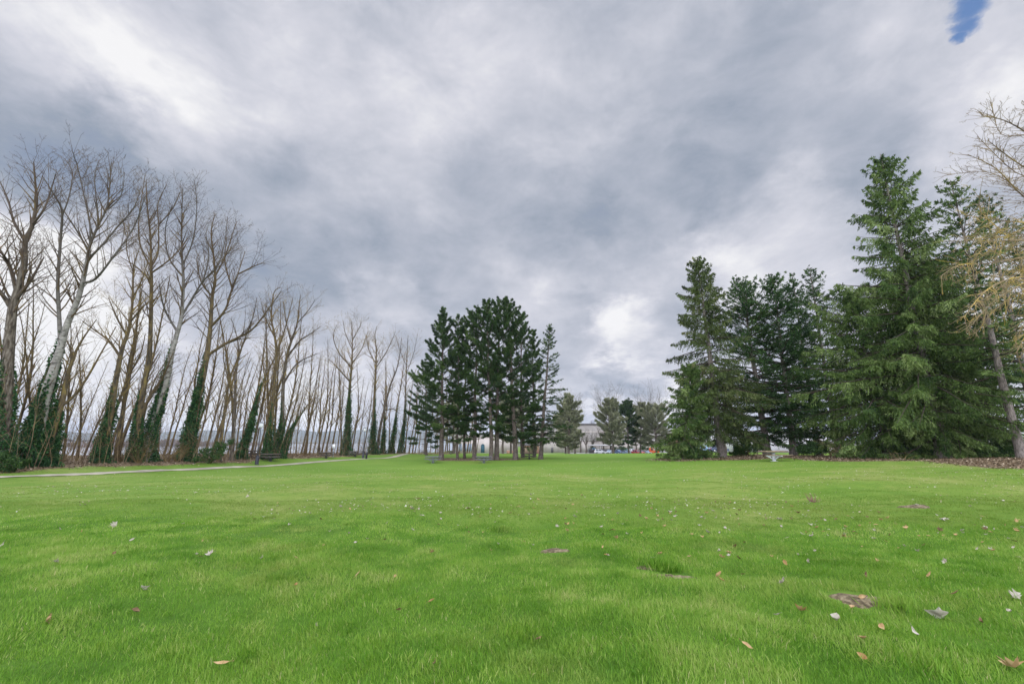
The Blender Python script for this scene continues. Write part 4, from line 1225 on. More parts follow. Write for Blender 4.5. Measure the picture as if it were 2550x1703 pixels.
# big bare tree standing off the right edge, reaching in with lichened limbs
def lichen_tree():
    rng = random.Random(901); rs = np.random.RandomState(901)
    Y = 21.0
    b = at(2790, Y)
    root = empty('maple_tree', b, 'bare tree at the right edge with drooping yellow lichened branches', 'tree')
    tr = MB()
    stem = [b - UP * .3, unproj(2770, 900, Y), unproj(2740, 700, Y), unproj(2715, 520, Y), unproj(2690, 380, Y), unproj(2660, 200, Y)]
    path = smooth_path(stem, 6); n = len(path)
    rad = [.36 * (1 - .97 * i / (n - 1)) + .012 for i in range(n)]
    tr.tube(path, rad, 12, flute=.05, rng=rs)
    up_l, lo_l = [], []
    ul, dl = MB(), MB()
    sp_u = Spec(step=[.6, .4, .28, .2], trop=[0, .0, .0, .0], wig=[.1, .13, .17, .22], ratio=.55, dens=[1, 1.7, 1.4, 0], ang=[40, 36, 38, 40], minr=.0075)
    sp_d = Spec(step=[.6, .45, .28, .18], trop=[0, -.07, -.08, -.05], wig=[.1, .2, .28, .32], ratio=.55, dens=[1, 1.5, 1.4, 0], ang=[40, 42, 45, 45], minr=.009)
    ups = [[(2705, 500), (2640, 400), (2570, 340), (2500, 300), (2440, 290)], [(2700, 560), (2620, 520), (2550, 490), (2480, 420), (2410, 385)], [(2690, 430), (2630, 360), (2580, 300), (2550, 260)],
           [(2695, 490), (2620, 450), (2540, 410), (2460, 350)]]
    downs = [[(2715, 620), (2640, 570), (2560, 556), (2480, 548), (2400, 535)], [(2730, 700), (2650, 640), (2560, 640), (2470, 655), (2390, 660), (2340, 690)], [(2740, 780), (2650, 720), (2560, 720), (2480, 770), (2430, 830)],
             [(2740, 760), (2640, 700), (2540, 690), (2460, 720), (2400, 790)], [(2750, 840), (2650, 800), (2570, 820), (2530, 880)], [(2745, 800), (2650, 760), (2580, 780), (2540, 820)], [(2720, 660), (2630, 600), (2520, 600), (2420, 600)]]
    for grp, segl, sp, Lr, ub, ev in ((ups, up_l, sp_u, (.9, 1.9), .05, .10), (downs, lo_l, sp_d, (.9, 2.1), -.3, .12)):
        nl = len(grp)
        for li, pl in enumerate(grp + grp):
            pts = [unproj(a, c, Y + (li % 3 - 1) * .5 * k) for k, (a, c) in enumerate(pl)]
            if li >= nl:                # finer side limbs following the main ones
                pts = [q + Vector((rng.uniform(-.5, .5), rng.uniform(-1, 1), rng.uniform(-.7, .7))) * (k / 3) for k, q in enumerate(pts)]
            pp = smooth_path(pts, 5); m_ = len(pp)
            rd = [(.042 if li < nl else .024) * (1 - .9 * i / (m_ - 1)) + .008 for i in range(m_)]
            (ul if grp is ups else dl).tube(pp, rd, 6)
            limb_growth(segl, rng, pp, rd[0], rd[-1], .12, ev, Lr, sp, ub)
    limb_growth(up_l, rng, path, .2, .02, .5, .3, (1.2, 2.6), sp_u, .3)
    a_, c_ = ul, dl
    segs_to(a_, up_l); segs_to(c_, lo_l)
    tr.build('trunk', M['bark_moss'], root, True).location = -b
    a_.build('crown', M['twig_moss'], root).location = -b
    o = c_.build('drooping_branches', M['twig_lichen'], root); o.location = -b
    o['label'] = 'drooping branches crusted with yellow lichen'
lichen_tree()

# bare trees far behind the lawn
def far_bare(label, seed, px, Y, Hh, spread):
    rng = random.Random(seed); rs = np.random.RandomState(seed)
    b = at(px, Y)
    root = empty('far_bare_tree', b, label, 'tree', 'bare trees behind the car park')
    segs = []
    sp = Spec(step=[1.2, 1.0, .8, .5], trop=[.05, .05, .03, .02], wig=[.08, .12, .16, .2], ratio=.52, dens=[1, 1.2, 1.0, 0], ang=[36, 36, 38, 40], minr=.021)
    tr = MB()
    st = [Vector((0, 0, -.3)), Vector((.1, 0, Hh * .18)), Vector((0, .1, Hh * .36))]
    p = smooth_path(st, 5); tr.tube(p, [.4 - .012 * i for i in range(len(p))], 8)
    for i in range(11):
        a = rng.uniform(0, 6.28)
        d = (Vector((math.cos(a), math.sin(a), 0)) * rng.uniform(.1, spread) + UP).normalized()
        grow(segs, rng, p[-1 - rng.randrange(4)], d, Hh * rng.uniform(.42, .66), .13, 1, sp)
    m_ = MB(); segs_to(m_, segs, .05)
    tr.build('trunk', M['bark_grey'], root, True); m_.build('crown', M['bark_grey'], root)
far_bare('pale bare fan shaped tree rising behind the wide grey pine', 701, 1634, 205, 31, 1.15)
far_bare('bare tree top rising behind the pine before the silver hatchback', 702, 1522, 205, 29, .8)
far_bare('bare tree behind the grey green pine beside the middle clump', 703, 1432, 190, 27, .85)
far_bare('thin bare tree before the wall between clump pine and white car', 704, 1460, 198, 9, .9)
far_bare('small bare tree before the wall just left of the shelter', 707, 1476, 214, 11, .9)
far_bare('bare grey tree before the wall nearest the far lawn pine', 708, 1446, 206, 12, .9)
far_bare('bare tree behind the shelter and the white car', 709, 1503, 212, 13, .8)
far_bare('low bare tree against the wall behind the blue pickup', 705, 1585, 204, 9, .9)
far_bare('bare tree by the white wall right of the flared spruce trunk', 706, 1806, 95, 6, .7)
# trunks further back, seen between the clump's trunks
def back_trunk(label, px, Y, Hh, r0, seed):
    return conifer('far_pine', label, seed, px, Y, None, 'dome', 3.2, .3, 40, 'pine', 'pine_grey', 'bark_pine', r0, 'pines beyond the middle clump', .6, fs=1.8, base=at(px, Y), H=Hh)
back_trunk('far pine trunk seen left of the thick flared trunk', 1253, 112, 13, .33, 721)
back_trunk('far pine trunk seen right of the tallest rounded pine', 1272, 118, 14, .3, 722)
back_trunk('far pine trunk seen left of the brown brick shed', 1298, 120, 13, .3, 723)
back_trunk('far pine trunk behind the thin trunked pine', 1128, 105, 12, .35, 724)
bush('sapling', 'young yellowish sapling before the brown brick shed', at(1326, 96), 730, 1.3, 1.0, 2.6, 1600, 'shrub', None, (.08, .16))

# ------------------------------------------------------------------ picnic tables
def picnic_table(label, px, Y, rz, plank, steel):
    p = at(px, Y)
    root = empty('picnic_table', p, label, 'picnic table', 'picnic tables in the park', rz)
    top = MB()
    for i in range(4):
        y = -.345 + i * .23
        top.box(-.95, .95, y - .108, y + .108, .66, .765)
    top.build('tabletop', M[plank], root)
    for s in (-1, 1):
        b = MB()
        b.box(-.95, .95, s * .76 - .14, s * .76 - .004, .42, .49); b.box(-.95, .95, s * .76 + .004, s * .76 + .14, .42, .49)
        b.build('bench', M[plank], root)
    pm = MB(); pm.box(-.085, .085, -.085, .085, -.08, .62); pm.box(-.5, .5, -.04, .04, .62, .657); pm.box(-.2, .2, -.2, .2, -.05, .015)
    pm.build('pedestal', M[steel], root)
    arm = MB()
    arm.box(-.045, .045, -.9, -.087, .35, .418); arm.box(-.045, .045, .087, .9, .35, .418)
    arm.box(-.6, -.087, -.045, .045, .35, .41); arm.box(.087, .6, -.045, .045, .35, .41)
    for s in (-1, 1):
        arm.bar((s * .08, 0, .1), (s * .5, 0, .36), .05, .05)
        arm.bar((0, s * .08, .1), (0, s * .5, .36), .05, .05)
    arm.build('support_arm', M[steel], root)
    return root
picnic_table('weathered wooden picnic table on a white steel post under the right hand grove', 1928, 36, R(8), 'wood', 'white_metal')
picnic_table('grey picnic table at the foot of the leftmost middle pine', 1078, 56.5, R(3), 'wood_grey', 'grey_metal')
picnic_table('grey picnic table in front of the reddish pine trunk', 1205, 56.5, R(-3), 'wood_grey', 'grey_metal')
picnic_table('dark picnic table between the flared pine and the narrow spire trunk', 1318, 63.5, R(2), 'wood_dark', 'dark_post')
picnic_table('dark picnic table on the litter just right of the nearer lamp post', 673, 49.5, R(20), 'wood_dark', 'dark_post')
picnic_table('dark picnic table on the grass left of the white sign', 812, 58.5, R(14), 'wood_dark', 'dark_post')
picnic_table('dark picnic table between the white sign and the farther lamp post', 885, 64.5, R(10), 'wood_dark', 'dark_post')
picnic_table('distant dark picnic table left of the middle pines', 1057, 94, R(5), 'wood_dark', 'dark_post')
picnic_table('distant dark picnic table seen under the leftmost middle pine', 1123, 98, R(5), 'wood_dark', 'dark_post')
picnic_table('low dark picnic table on the litter just left of the nearer lamp post', 624, 51.5, R(20), 'wood_dark', 'dark_post')

# ------------------------------------------------------------------ lamp posts, bollard, sign
def lamp_post(label, px, Y, Hh, glass='lamp_glass'):
    p = at(px, Y)
    root = empty('lamp_post', p, label, 'lamp post', 'park lamp posts')
    b = MB(); b.tube([(0, 0, -.1), (0, 0, .05), (0, 0, .06), (0, 0, .85), (0, 0, .9)], [.2, .2, .17, .16, .11], 14)
    b.build('base', M['black_metal'], root, False)
    q = MB(); q.tube([(0, 0, .9), (0, 0, Hh - .62)], [.062, .045], 10); q.build('pole', M['dark_post'], root, True)
    fr = MB(); fr.tube([(0, 0, Hh - .62), (0, 0, Hh - .56), (0, 0, Hh - .52)], [.05, .15, .12], 12)
    fr.tube([(0, 0, Hh - .1), (0, 0, Hh - .06), (0, 0, Hh), (0, 0, Hh + .08)], [.2, .19, .08, .015], 12)
    for k in range(4):
        a = k * math.pi / 2 + .4
        fr.bar((math.cos(a) * .19, math.sin(a) * .19, Hh - .54), (math.cos(a) * .21, math.sin(a) * .21, Hh - .08), .02, .02)
    fr.build('lantern_frame', M['grey_metal'], root)
    gl = MB(); gl.tube([(0, 0, Hh - .52), (0, 0, Hh - .46), (0, 0, Hh - .3), (0, 0, Hh - .16), (0, 0, Hh - .1)], [.1, .165, .185, .16, .12], 14)
    gl.build('lantern', M[glass], root, True)
    return root
lamp_post('tall lamp post with thick black base on the near stretch of path', 639, 46.2, 4.1)
lamp_post('lamp post with a pale globe beside the short black bollard', 904, 62.5, 4.0)
lamp_post('thin distant lamp post left of the bare flared spruce trunk', 1747, 118, 5.2)
lamp_post('slim lamp post on the lawn beyond the far right trunks', 2500, 58, 4.4)
p = at(912, 61.0)
root = empty('bollard', p, 'short black bollard with a side arm at the path edge', 'bollard')
b = MB(); b.tube([(0, 0, -.1), (0, 0, .74), (0, 0, .8)], [.13, .13, .09], 14); b.build('post', M['black_metal'], root)
b = MB(); b.box(-.36, -.12, -.05, .05, .56, .66); b.build('arm', M['black_metal'], root)
p = at(829, 61.5)
root = empty('park_sign', p, 'small white notice on a post at the lawn edge', 'sign')
b = MB(); b.box(-.05, .05, -.05, .05, -.1, 1.24); b.build('post', M['grey_metal'], root)
b = MB(); b.box(-.17, .17, -.078, -.053, 1.16, 1.66); b.build('panel', M['sign_white'], root)

# ------------------------------------------------------------------ far buildings, car park and cars
def quad_plate(name, ctrl, mt, off=.05):
    m_ = MB()
    (x0, x1, y0, y1) = ctrl
    gx, gy = np.meshgrid(np.linspace(x0, x1, 40), np.linspace(y0, y1, 20))
    V = np.stack([gx, gy, hgt(gx, gy) + off], -1).reshape(-1, 3)
    k = np.arange(800).reshape(20, 40)
    m_.add(V, np.stack([k[:-1, :-1], k[:-1, 1:], k[1:, 1:], k[1:, :-1]], -1).reshape(-1, 4))
    return tag(m_.build(name, mt), kind='structure')
quad_plate('parking_lot', (24, 120, 183.5, 213), M['asphalt'], .06)
quad_plate('side_street', (46, 150, 112, 122), M['asphalt'], .06)
quad_plate('forecourt', (-28, 24, 168, 186), M['concrete'], .06)

def Xat(px, Y):
    return at(px, Y).x
Zf = h1(20, 216) - .3
bd = empty('warehouse', (0, 216, Zf), 'long low beige building with a flat roof behind the car park', 'building')
W = MB(); W.box(Xat(1345, 216), 92, 0, 22, 0, 5.9); W.build('wall', M['wall_beige'], bd)
W = MB(); W.box(Xat(1345, 216) - .3, 92.3, -.35, .0 - .003, 5.75, 6.15); W.build('roof_edge', M['concrete'], bd)
W = MB()
for i in range(16):
    x = Xat(1350, 216) + i * 4.6
    W.box(x, x + .12, -.05, -.003, .3, 5.7)
W.build('wall_joint', M['wall_upper'], bd)
W = MB(); W.box(Xat(1372, 216), Xat(1378, 216), -.06, -.003, .3, 2.6); W.build('door', M['roof_dark'], bd)
W = MB(); W.box(Xat(1541, 216), Xat(1549, 216), -.06, -.003, .3, 3.4); W.build('door', M['roof_dark'], bd)
Zf2 = h1(20, 246) - .3
bd2 = empty('hall', (0, 246, Zf2), 'taller greyish hall with a flat dark roof line behind the low beige building', 'building')
W = MB(); W.box(Xat(1330, 246), 82, 0, 30, 0, 14.6); W.build('wall', M['wall_upper'], bd2)
W = MB(); W.box(Xat(1330, 246) - .3, 82.3, -.4, -.003, 14.3, 15.0); W.build('roof_edge', M['roof_dark'], bd2)
W = MB(); W.box(Xat(1484, 246) - .9, Xat(1484, 246) + 1.0, 6, 8.2, 14.6, 16.9); W.build('roof_vent', M['grey_metal'], bd2)
W = MB(); W.box(Xat(1330, 246), 82, -.06, -.004, 10.2, 10.9); W.build('wall_band', M['wall_beige'], bd2)

cn = at(1496, 205)
root = empty('canopy', cn, 'open shelter with flat cream roof behind the white car', 'shelter')
W = MB(); W.box(-5, 5, -2.6, 2.6, 3.1, 3.5); W.build('roof', M['wall_white'], root)
W = MB(); W.box(-4.9, 4.9, -2.5, 2.5, 2.98, 3.097); W.build('ceiling', M['roof_dark'], root)
for sx in (-4.7, 0, 4.7):
    for sy in (-2.3, 2.3):
        W = MB(); W.box(sx - .08, sx + .08, sy - .08, sy + .08, -.1, 2.98); W.build('post', M['dark_post'], root)
W = MB(); W.box(-5, 5, -.04, .04, 0, 1.5); W.build('back_panel', M['grey_metal'], root).location = (0, 2.5, 0)
bn_ = at(1474, 199)
root = empty('skip', bn_, 'dark waste skip under the left end of the shelter', 'skip')
W = MB(); W.add([(-1.1, -.7, 0.05), (1.1, -.7, .05), (1.1, .7, .05), (-1.1, .7, .05), (-1.25, -.8, 1.5), (1.25, -.8, 1.5), (1.25, .8, 1.5), (-1.25, .8, 1.5)], [(0, 3, 2, 1), (0, 1, 5, 4), (1, 2, 6, 5), (2, 3, 7, 6), (3, 0, 4, 7)]); W.build('bin', M['dark_post'], root)
W = MB(); W.box(-1.27, 1.27, -.82, .82, 1.503, 1.58); W.build('lid', M['black_metal'], root)
bt = at(1479, 202.5)
root = empty('portable_toilet', bt, 'small blue cabin standing behind the skip', 'cabin')
W = MB(); W.box(-.6, .6, -.6, .6, 0, 2.15); W.build('cabin', M['glass_blue'], root)
W = MB(); W.box(-.64, .64, -.64, .64, 2.153, 2.3); W.build('roof', M['teal'], root)
W = MB(); W.box(-.45, .45, -.63, -.603, .1, 1.95); W.build('door', M['teal'], root)

# left part of the buildings, seen between the pine trunks
Yl = 190
Zl = h1(-5, Yl) - .2
bl = empty('park_hall', (0, Yl, Zl), 'pale building with a dark arched door seen between the pine trunks', 'building')
W = MB(); W.box(Xat(1128, Yl), Xat(1290, Yl), 0, 16, 0, 7.2); W.build('wall', M['wall_beige'], bl)
W = MB(); W.box(Xat(1128, Yl) - .4, Xat(1290, Yl) + .4, -.4, -.003, 6.9, 7.5); W.build('roof_edge', M['concrete'], bl)
for px in (1146, 1158, 1170, 1182):
    x = Xat(px, Yl)
    W = MB(); W.box(x - .75, x + .75, -.1, -.003, .9, 4.0); f_ = W.build('window', M['wall_white'], bl)
    W = MB(); W.box(x - .62, x + .62, -.13, -.103, 1.02, 3.88); W.build('pane', M['glass_blue'], f_)
x = Xat(1202, Yl)
W = MB()
W.box(x - .75, x + .75, -.12, -.003, .1, 3.1)
an = np.linspace(0, math.pi, 12)
V = [(x + .75 * math.cos(a), -.12, 3.1 + .75 * math.sin(a)) for a in an]
W.add(V + [(x, -.12, 3.1)], None, [(i, i + 1, 12) for i in range(11)])
W.build('door', M['teal'], bl)
sh = at(1322, 170)
root = empty('brick_shed', sh, 'brown brick shed with a flat roof left of the narrow spire trunk', 'shed')
W = MB(); W.box(-3.0, 3.0, 0, 4, -.2, 2.9); W.build('wall', M['brick'], root)
W = MB(); W.box(-3.2, 3.2, -.25, 4.2, 2.903, 3.15); W.build('roof', M['roof_dark'], root)
W = MB(); W.box(-2.2, 2.2, -.05, -.003, .1, 2.3); W.build('door', M['wood'], root)
lw = at(1275, 165)
root = empty('brick_wall', lw, 'low reddish brick wall beside the flared pine trunk', 'wall')
W = MB(); W.box(-1.9, 1.9, 0, .35, -.2, 1.15); W.build('wall', M['brick'], root)
W = MB(); W.box(-2.0, 2.0, -.06, .41, 1.153, 1.25); W.build('coping', M['concrete'], root)

def far_block(name, label, px0, px1, Y, Hh, D, wmat, nwin=0, cat='building'):
    b = at((px0 + px1) / 2, Y); b.z -= .3
    hw = (Xat(px1, Y) - Xat(px0, Y)) / 2
    root = empty(name, b, label, cat)
    W = MB(); W.box(-hw, hw, 0, D, 0, Hh); W.build('wall', M[wmat], root)
    W = MB(); W.box(-hw - .25, hw + .25, -.25, D + .25, Hh + .003, Hh + .4); W.build('roof', M['concrete'], root)
    for i in range(nwin):
        x = -hw + (i + .5) * 2 * hw / nwin
        W = MB(); W.box(x - .7, x + .7, -.08, -.003, 1.2, 2.7); f_ = W.build('window', M['wall_white'], root)
        W = MB(); W.box(x - .58, x + .58, -.11, -.083, 1.3, 2.6); W.build('pane', M['glass'], f_)
    return root
far_block('white_building', 'plain white walled building just right of the flared spruce trunk', 1771, 1852, 128, 6.0, 14, 'wall_white', 2)
far_block('tan_building', 'brown and grey building far behind the left side of the flared spruce trunk', 1700, 1772, 150, 7.2, 14, 'brick', 0)
far_block('white_hall', 'wide white building seen below the boughs at the right edge', 2350, 2700, 92, 6.0, 14, 'wall_white', 4)
far_block('white_annex', 'pale building glimpsed behind the dark fir trunks', 1900, 2080, 118, 5.6, 12, 'wall_white', 0)

def prism(mb, prof, w0, w1, tint=.5):
    """closed side profile (x,z) pushed across y from w0 to w1"""
    n = len(prof)
    V = [(x, w0, z) for x, z in prof] + [(x, w1, z) for x, z in prof]
    mb.add(V, [(i, (i + 1) % n, n + (i + 1) % n, n + i) for i in range(n)], None, tint)
    c0 = (sum(p[0] for p in prof) / n, w0, sum(p[1] for p in prof) / n); c1 = (c0[0], w1, c0[2])
    mb.add(V + [c0, c1], None, [((i + 1) % n, i, 2 * n) for i in range(n)] + [(n + i, n + (i + 1) % n, 2 * n + 1) for i in range(n)], tint)

def car_paint(name, c):
    return mat('paint_' + name, tuple(x * .92 for x in c), c, 1.5, .32, spec=.5)
def car(kind, label, px, Y, rz, colour):
    p = at(px, Y); p.z += .06
    root = empty('parked_car', p, label, 'car', 'cars parked beyond the lawn', rz)
    paint = car_paint(label.split()[0], colour)
    hw = .9
    top = 1.72 if kind in ('suv', 'pickup', 'van') else 1.46
    belt = 1.02 if top > 1.5 else .9
    arch = lambda cx: [(cx - .42, .32), (cx - .36, .58), (cx, .74), (cx + .36, .58), (cx + .42, .32)]
    low = [(-2.22, .36)] + arch(-1.38) + arch(1.38) + [(2.2, .36), (2.26, .6), (2.2, .8), (1.2, belt), (-2.18, belt), (-2.27, .75)]
    B = MB(); prism(B, low, -hw, hw)
    B.build('body', paint, root)
    if kind == 'suv': rb, rt = (-2.15, 1.15), (-1.9, .3)
    elif kind == 'van': rb, rt = (-2.15, 1.6), (-2.1, .9)
    elif kind == 'pickup': rb, rt = (-.55, 1.2), (-.45, .45)
    elif kind == 'hatch': rb, rt = (-2.05, 1.2), (-1.5, .35)
    else: rb, rt = (-1.75, 1.15), (-1.0, .3)
    def ring(x0, x1, w, z): return [(x0, -w, z), (x1, -w, z), (x1, w, z), (x0, w, z)]
    C = MB(); C.add(ring(rb[0], rb[1], hw - .04, belt + .002) + ring(rt[0], rt[1], hw - .2, top), [(0, 1, 5, 4), (1, 2, 6, 5), (2, 3, 7, 6), (3, 0, 4, 7), (4, 5, 6, 7)])
    C.build('cabin', paint, root)
    def lerp2(f, x0, x1): return x0 + (x1 - x0) * f
    def face(i, a, b_, z0=.12, z1=.86):
        pts = []
        lo = ring(rb[0], rb[1], hw - .04, belt); hi = ring(rt[0], rt[1], hw - .2, top)
        A0, A1 = Vector(lo[i]), Vector(lo[(i + 1) % 4]); B0, B1 = Vector(hi[i]), Vector(hi[(i + 1) % 4])
        nrm = (A1 - A0).cross(B0 - A0).normalized() * .012
        q = lambda u, v: A0.lerp(A1, u).lerp(B0.lerp(B1, u), v) + nrm
        return [q(a, z0), q(b_, z0), q(b_, z1), q(a, z1)]
    G = MB()
    G.add(face(1, .06, .94), [(0, 1, 2, 3)]); G.build('windscreen', M['glass_blue' if kind != 'van' else 'glass'], root)
    G = MB(); G.add(face(3, .08, .92), [(0, 1, 2, 3)]); G.build('rear_window', M['glass'], root)
    for i in (0, 2):
        for (a, b_) in ((.08, .47), (.52, .92)):
            G = MB(); G.add(face(i, a, b_), [(0, 1, 2, 3)]); G.build('side_window', M['glass'], root)
    if kind == 'pickup':
        G = MB(); G.box(-2.1, -.65, -.75, .75, belt + .003, belt + .03); G.build('cargo_bed', M['roof_dark'], root)
    for cx in (-1.38, 1.38):
        for s in (-1, 1):
            T_ = MB(); T_.tube([(cx, s * (hw - .2), .34), (cx, s * (hw + .01), .34)], [.34, .34], 16); ty = T_.build('wheel', M['tyre'], root)
            T_ = MB(); T_.tube([(cx, s * (hw + .012), .34), (cx, s * (hw + .03), .34)], [.21, .19], 12); T_.build('rim', M['rim'], ty)
    for s in (-1, 1):
        T_ = MB(); T_.box(2.2, 2.275, s * .66 - .17, s * .66 + .17, .62, .76); T_.build('headlight', M['headlight'], root)
        T_ = MB(); T_.box(-2.3, -2.225, s * .7 - .14, s * .7 + .14, .7, .95); T_.build('taillight', M['taillight'], root)
    T_ = MB(); T_.box(2.22, 2.3, -.8, .8, .36, .52); T_.build('bumper', M['roof_dark'], root)
    T_ = MB(); T_.box(2.24, 2.262, -.42, .42, .6, .76); T_.build('grille', M['black_metal'], root)
    return root
car('suv', 'white estate car side on in front of the shelter', 1494, 193, 0, (.72, .73, .74))
car('hatch', 'silver hatchback parked left of the pine trunk', 1518, 189, R(-115), (.38, .42, .46))
car('pickup', 'dark blue pickup right of the pine trunk', 1539, 191, R(-60), (.045, .09, .2))
car('sedan', 'pale blue saloon with large bright windscreen', 1558, 188, R(-62), (.17, .22, .34))
car('van', 'white van half hidden behind the red cars', 1574, 198, R(-80), (.72, .72, .73))
car('suv', 'crimson estate car with its tail to the lawn', 1582, 189, R(112), (.36, .02, .05))
car('suv', 'light red estate car facing the lawn', 1594, 188.5, R(-62), (.62, .12, .12))
car('sedan', 'lavender grey saloon last in the row, left of the orange machine', 1611, 187.5, R(-72), (.33, .36, .47))
car('sedan', 'dark blue saloon behind the flared spruce trunk', 1790, 117, R(0), (.05, .07, .13))
car('hatch', 'green hatchback glimpsed behind the pale blue saloon', 1564, 200, R(-80), (.06, .2, .1))
car('van', 'light blue van left of the white building', 1760, 121, R(12), (.3, .5, .62))

og = at(1629, 190); og.z += .06
root = empty('loader', og, 'orange yard machine at the right end of the parked cars', 'machine', None, R(0))
W = MB(); prism(W, [(-1.75, .55), (-1.1, .45), (.2, .45), (.3, 1.2), (-.4, 1.3), (-.5, 2.5), (-1.2, 2.6), (-1.75, 2.2)], -.8, .8); W.build('body', M['orange'], root)
W = MB(); prism(W, [(.35, .4), (1.8, .5), (1.85, 1.5), (.4, 1.35)], -.85, .85); W.build('hopper', M['orange'], root)
W = MB(); W.box(-1.45, -.65, -.83, -.803, 1.5, 2.3); W.build('window', M['glass'], root)
for cx in (-1.2, .1, 1.3):
    for s in (-1, 1):
        W = MB(); W.tube([(cx, s * .6, .36), (cx, s * .88, .36)], [.36, .36], 14); W.build('wheel', M['tyre'], root)
for i, (px, Y) in enumerate([(1476, 212), (1530, 210), (1550, 209), (1568, 209), (1604, 209)]):
    bush('hedge_bush', ['dark hedge bush left of the shelter', 'dark bush behind the silver hatchback', 'dark bush behind the blue pickup', 'dark bush behind the white van', 'dark bush behind the light red car'][i], at(px, Y), 740 + i, 2.3, 1.5, 2.6, 900, 'shrub', 'bushes behind the parked cars', (.25, .5))

# white houses on the far bank, between the trunks
for i, (px, Y, Hh, lab) in enumerate([(152, 880, 14, 'small white house far across the river near the ivy mound'), (205, 940, 12, 'grey white house far across the river left of the broad tree'), (232, 900, 10, 'tiny pale house far across the river beside the broad tree')]):
    d = ray(px, 1125)
    s_ = Y / d.y
    b = Vector((d.x * s_, Y, -5.8))
    root = empty('far_house', b, lab, 'house', 'houses on the far bank')
    W = MB(); W.box(-14, 14, 0, 10, -2, Hh * .6); W.build('wall', M['wall_white'], root)
    W = MB(); prism(W, [(-15, Hh * .6 + .01), (15, Hh * .6 + .01), (0, Hh)], -1, 11); W.build('roof', M['roof_dark'], root)

# far bank woodland: one dull mass beyond the river
fw = MB(); fr = np.random.RandomState(31)
n = 14000
az_ = fr.uniform(R(-62), R(-8), n); Dd = 930 + fr.uniform(0, 300, n)
X = np.sin(az_) * Dd; Y_ = np.cos(az_) * Dd
kk = (-X - 18 > 900 * .6)
X, Y_ = X[kk], Y_[kk]
n = len(X)
Hh = fr.uniform(2, 15, n) * (.6 + .4 * np.sin(X * .02) * np.sin(Y_ * .017 + 1))
fw.sprays(np.stack([X, Y_, np.full(n, -6.0)], -1), np.concatenate([fr.normal(0, .15, (n, 2)), np.ones((n, 1))], 1), Hh, fr.uniform(4, 9, n), fr, fr.uniform(0, 1, n))
M['far_wood'] = leafmat('far_wood', [(0, (.10, .085, .075)), (.5, (.16, .13, .12)), (1, (.24, .20, .185))], .1)
tag(fw.build('far_woodland', M['far_wood']), kind='stuff')

# ------------------------------------------------------------------ leaf litter under the trees, and fallen leaves on the lawn
lr = np.random.RandomState(41)
def litter_cloud(x0, x1, y0, y1, n, sz, thr=.0):
    X = lr.uniform(x0, x1, n); Y = lr.uniform(y0, y1, n)
    k = litter_amount(X, Y) + lr.normal(0, .45, n) > thr
    X, Y = X[k], Y[k]
    P = np.stack([X, Y, hgt(X, Y) + lr.uniform(.005, .05, len(X))], -1)
    D = np.concatenate([lr.normal(0, 1, (len(X), 2)), lr.normal(0, .28, (len(X), 1))], 1)
    lm.sprays(P, D, lr.uniform(.6, 1.3, len(X)) * sz, lr.uniform(.5, 1, len(X)) * sz * .8, lr, lr.uniform(0, 1, len(X)), .35)
lm = MB()
litter_cloud(-56, -14, 16, 110, 130000, .17)
litter_cloud(12, 32, 34, 49, 20000, .15)
litter_cloud(17, 50, 12, 46, 80000, .13)
litter_cloud(-12, 2, 59, 67, 3000, .13, .3)
tag(lm.build('leaf_litter', M['litter']), kind='stuff')

# leaf shapes
def leaf_mesh(shape, rs):
    if shape == 'oval':
        pr = [(0, 0), (.12, .14), (.3, .24), (.55, .25), (.78, .16), (1, 0)]
    elif shape == 'narrow':
        pr = [(0, 0), (.15, .08), (.4, .14), (.7, .11), (1, 0)]
    else:
        pr = [(0, 0), (.1, .10), (.05, .34), (.25, .22), (.33, .52), (.5, .24), (.62, .40), (.72, .15), (1, 0)]
    curl = rs.uniform(.3, 1.4); tw = rs.uniform(-.4, .4)
    mid, lf, rt = [], [], []
    for (x, y) in pr:
        zc = curl * (x - .5) ** 2
        e = .8 * y * rs.uniform(.5, 1.6)
        mid.append((x - .5, 0, zc)); lf.append((x - .5, y, zc + e + tw * y)); rt.append((x - .5, -y, zc + e * rs.uniform(.4, 1.2) - tw * y))
    k = len(pr)
    V = mid + lf + rt
    q = []
    for i in range(k - 1):
        q.append((i, i + 1, k + i + 1, k + i)); q.append((i + 1, i, 2 * k + i, 2 * k + i + 1))
    m_ = MB()
    m_.add(V, q, None, np.clip(rs.normal(.5, .22, 3 * k), 0, 1))
    m_.bar((-.5, 0, curl * .25), (-.78, .04, curl * .3), .02, .02, .2)
    return m_
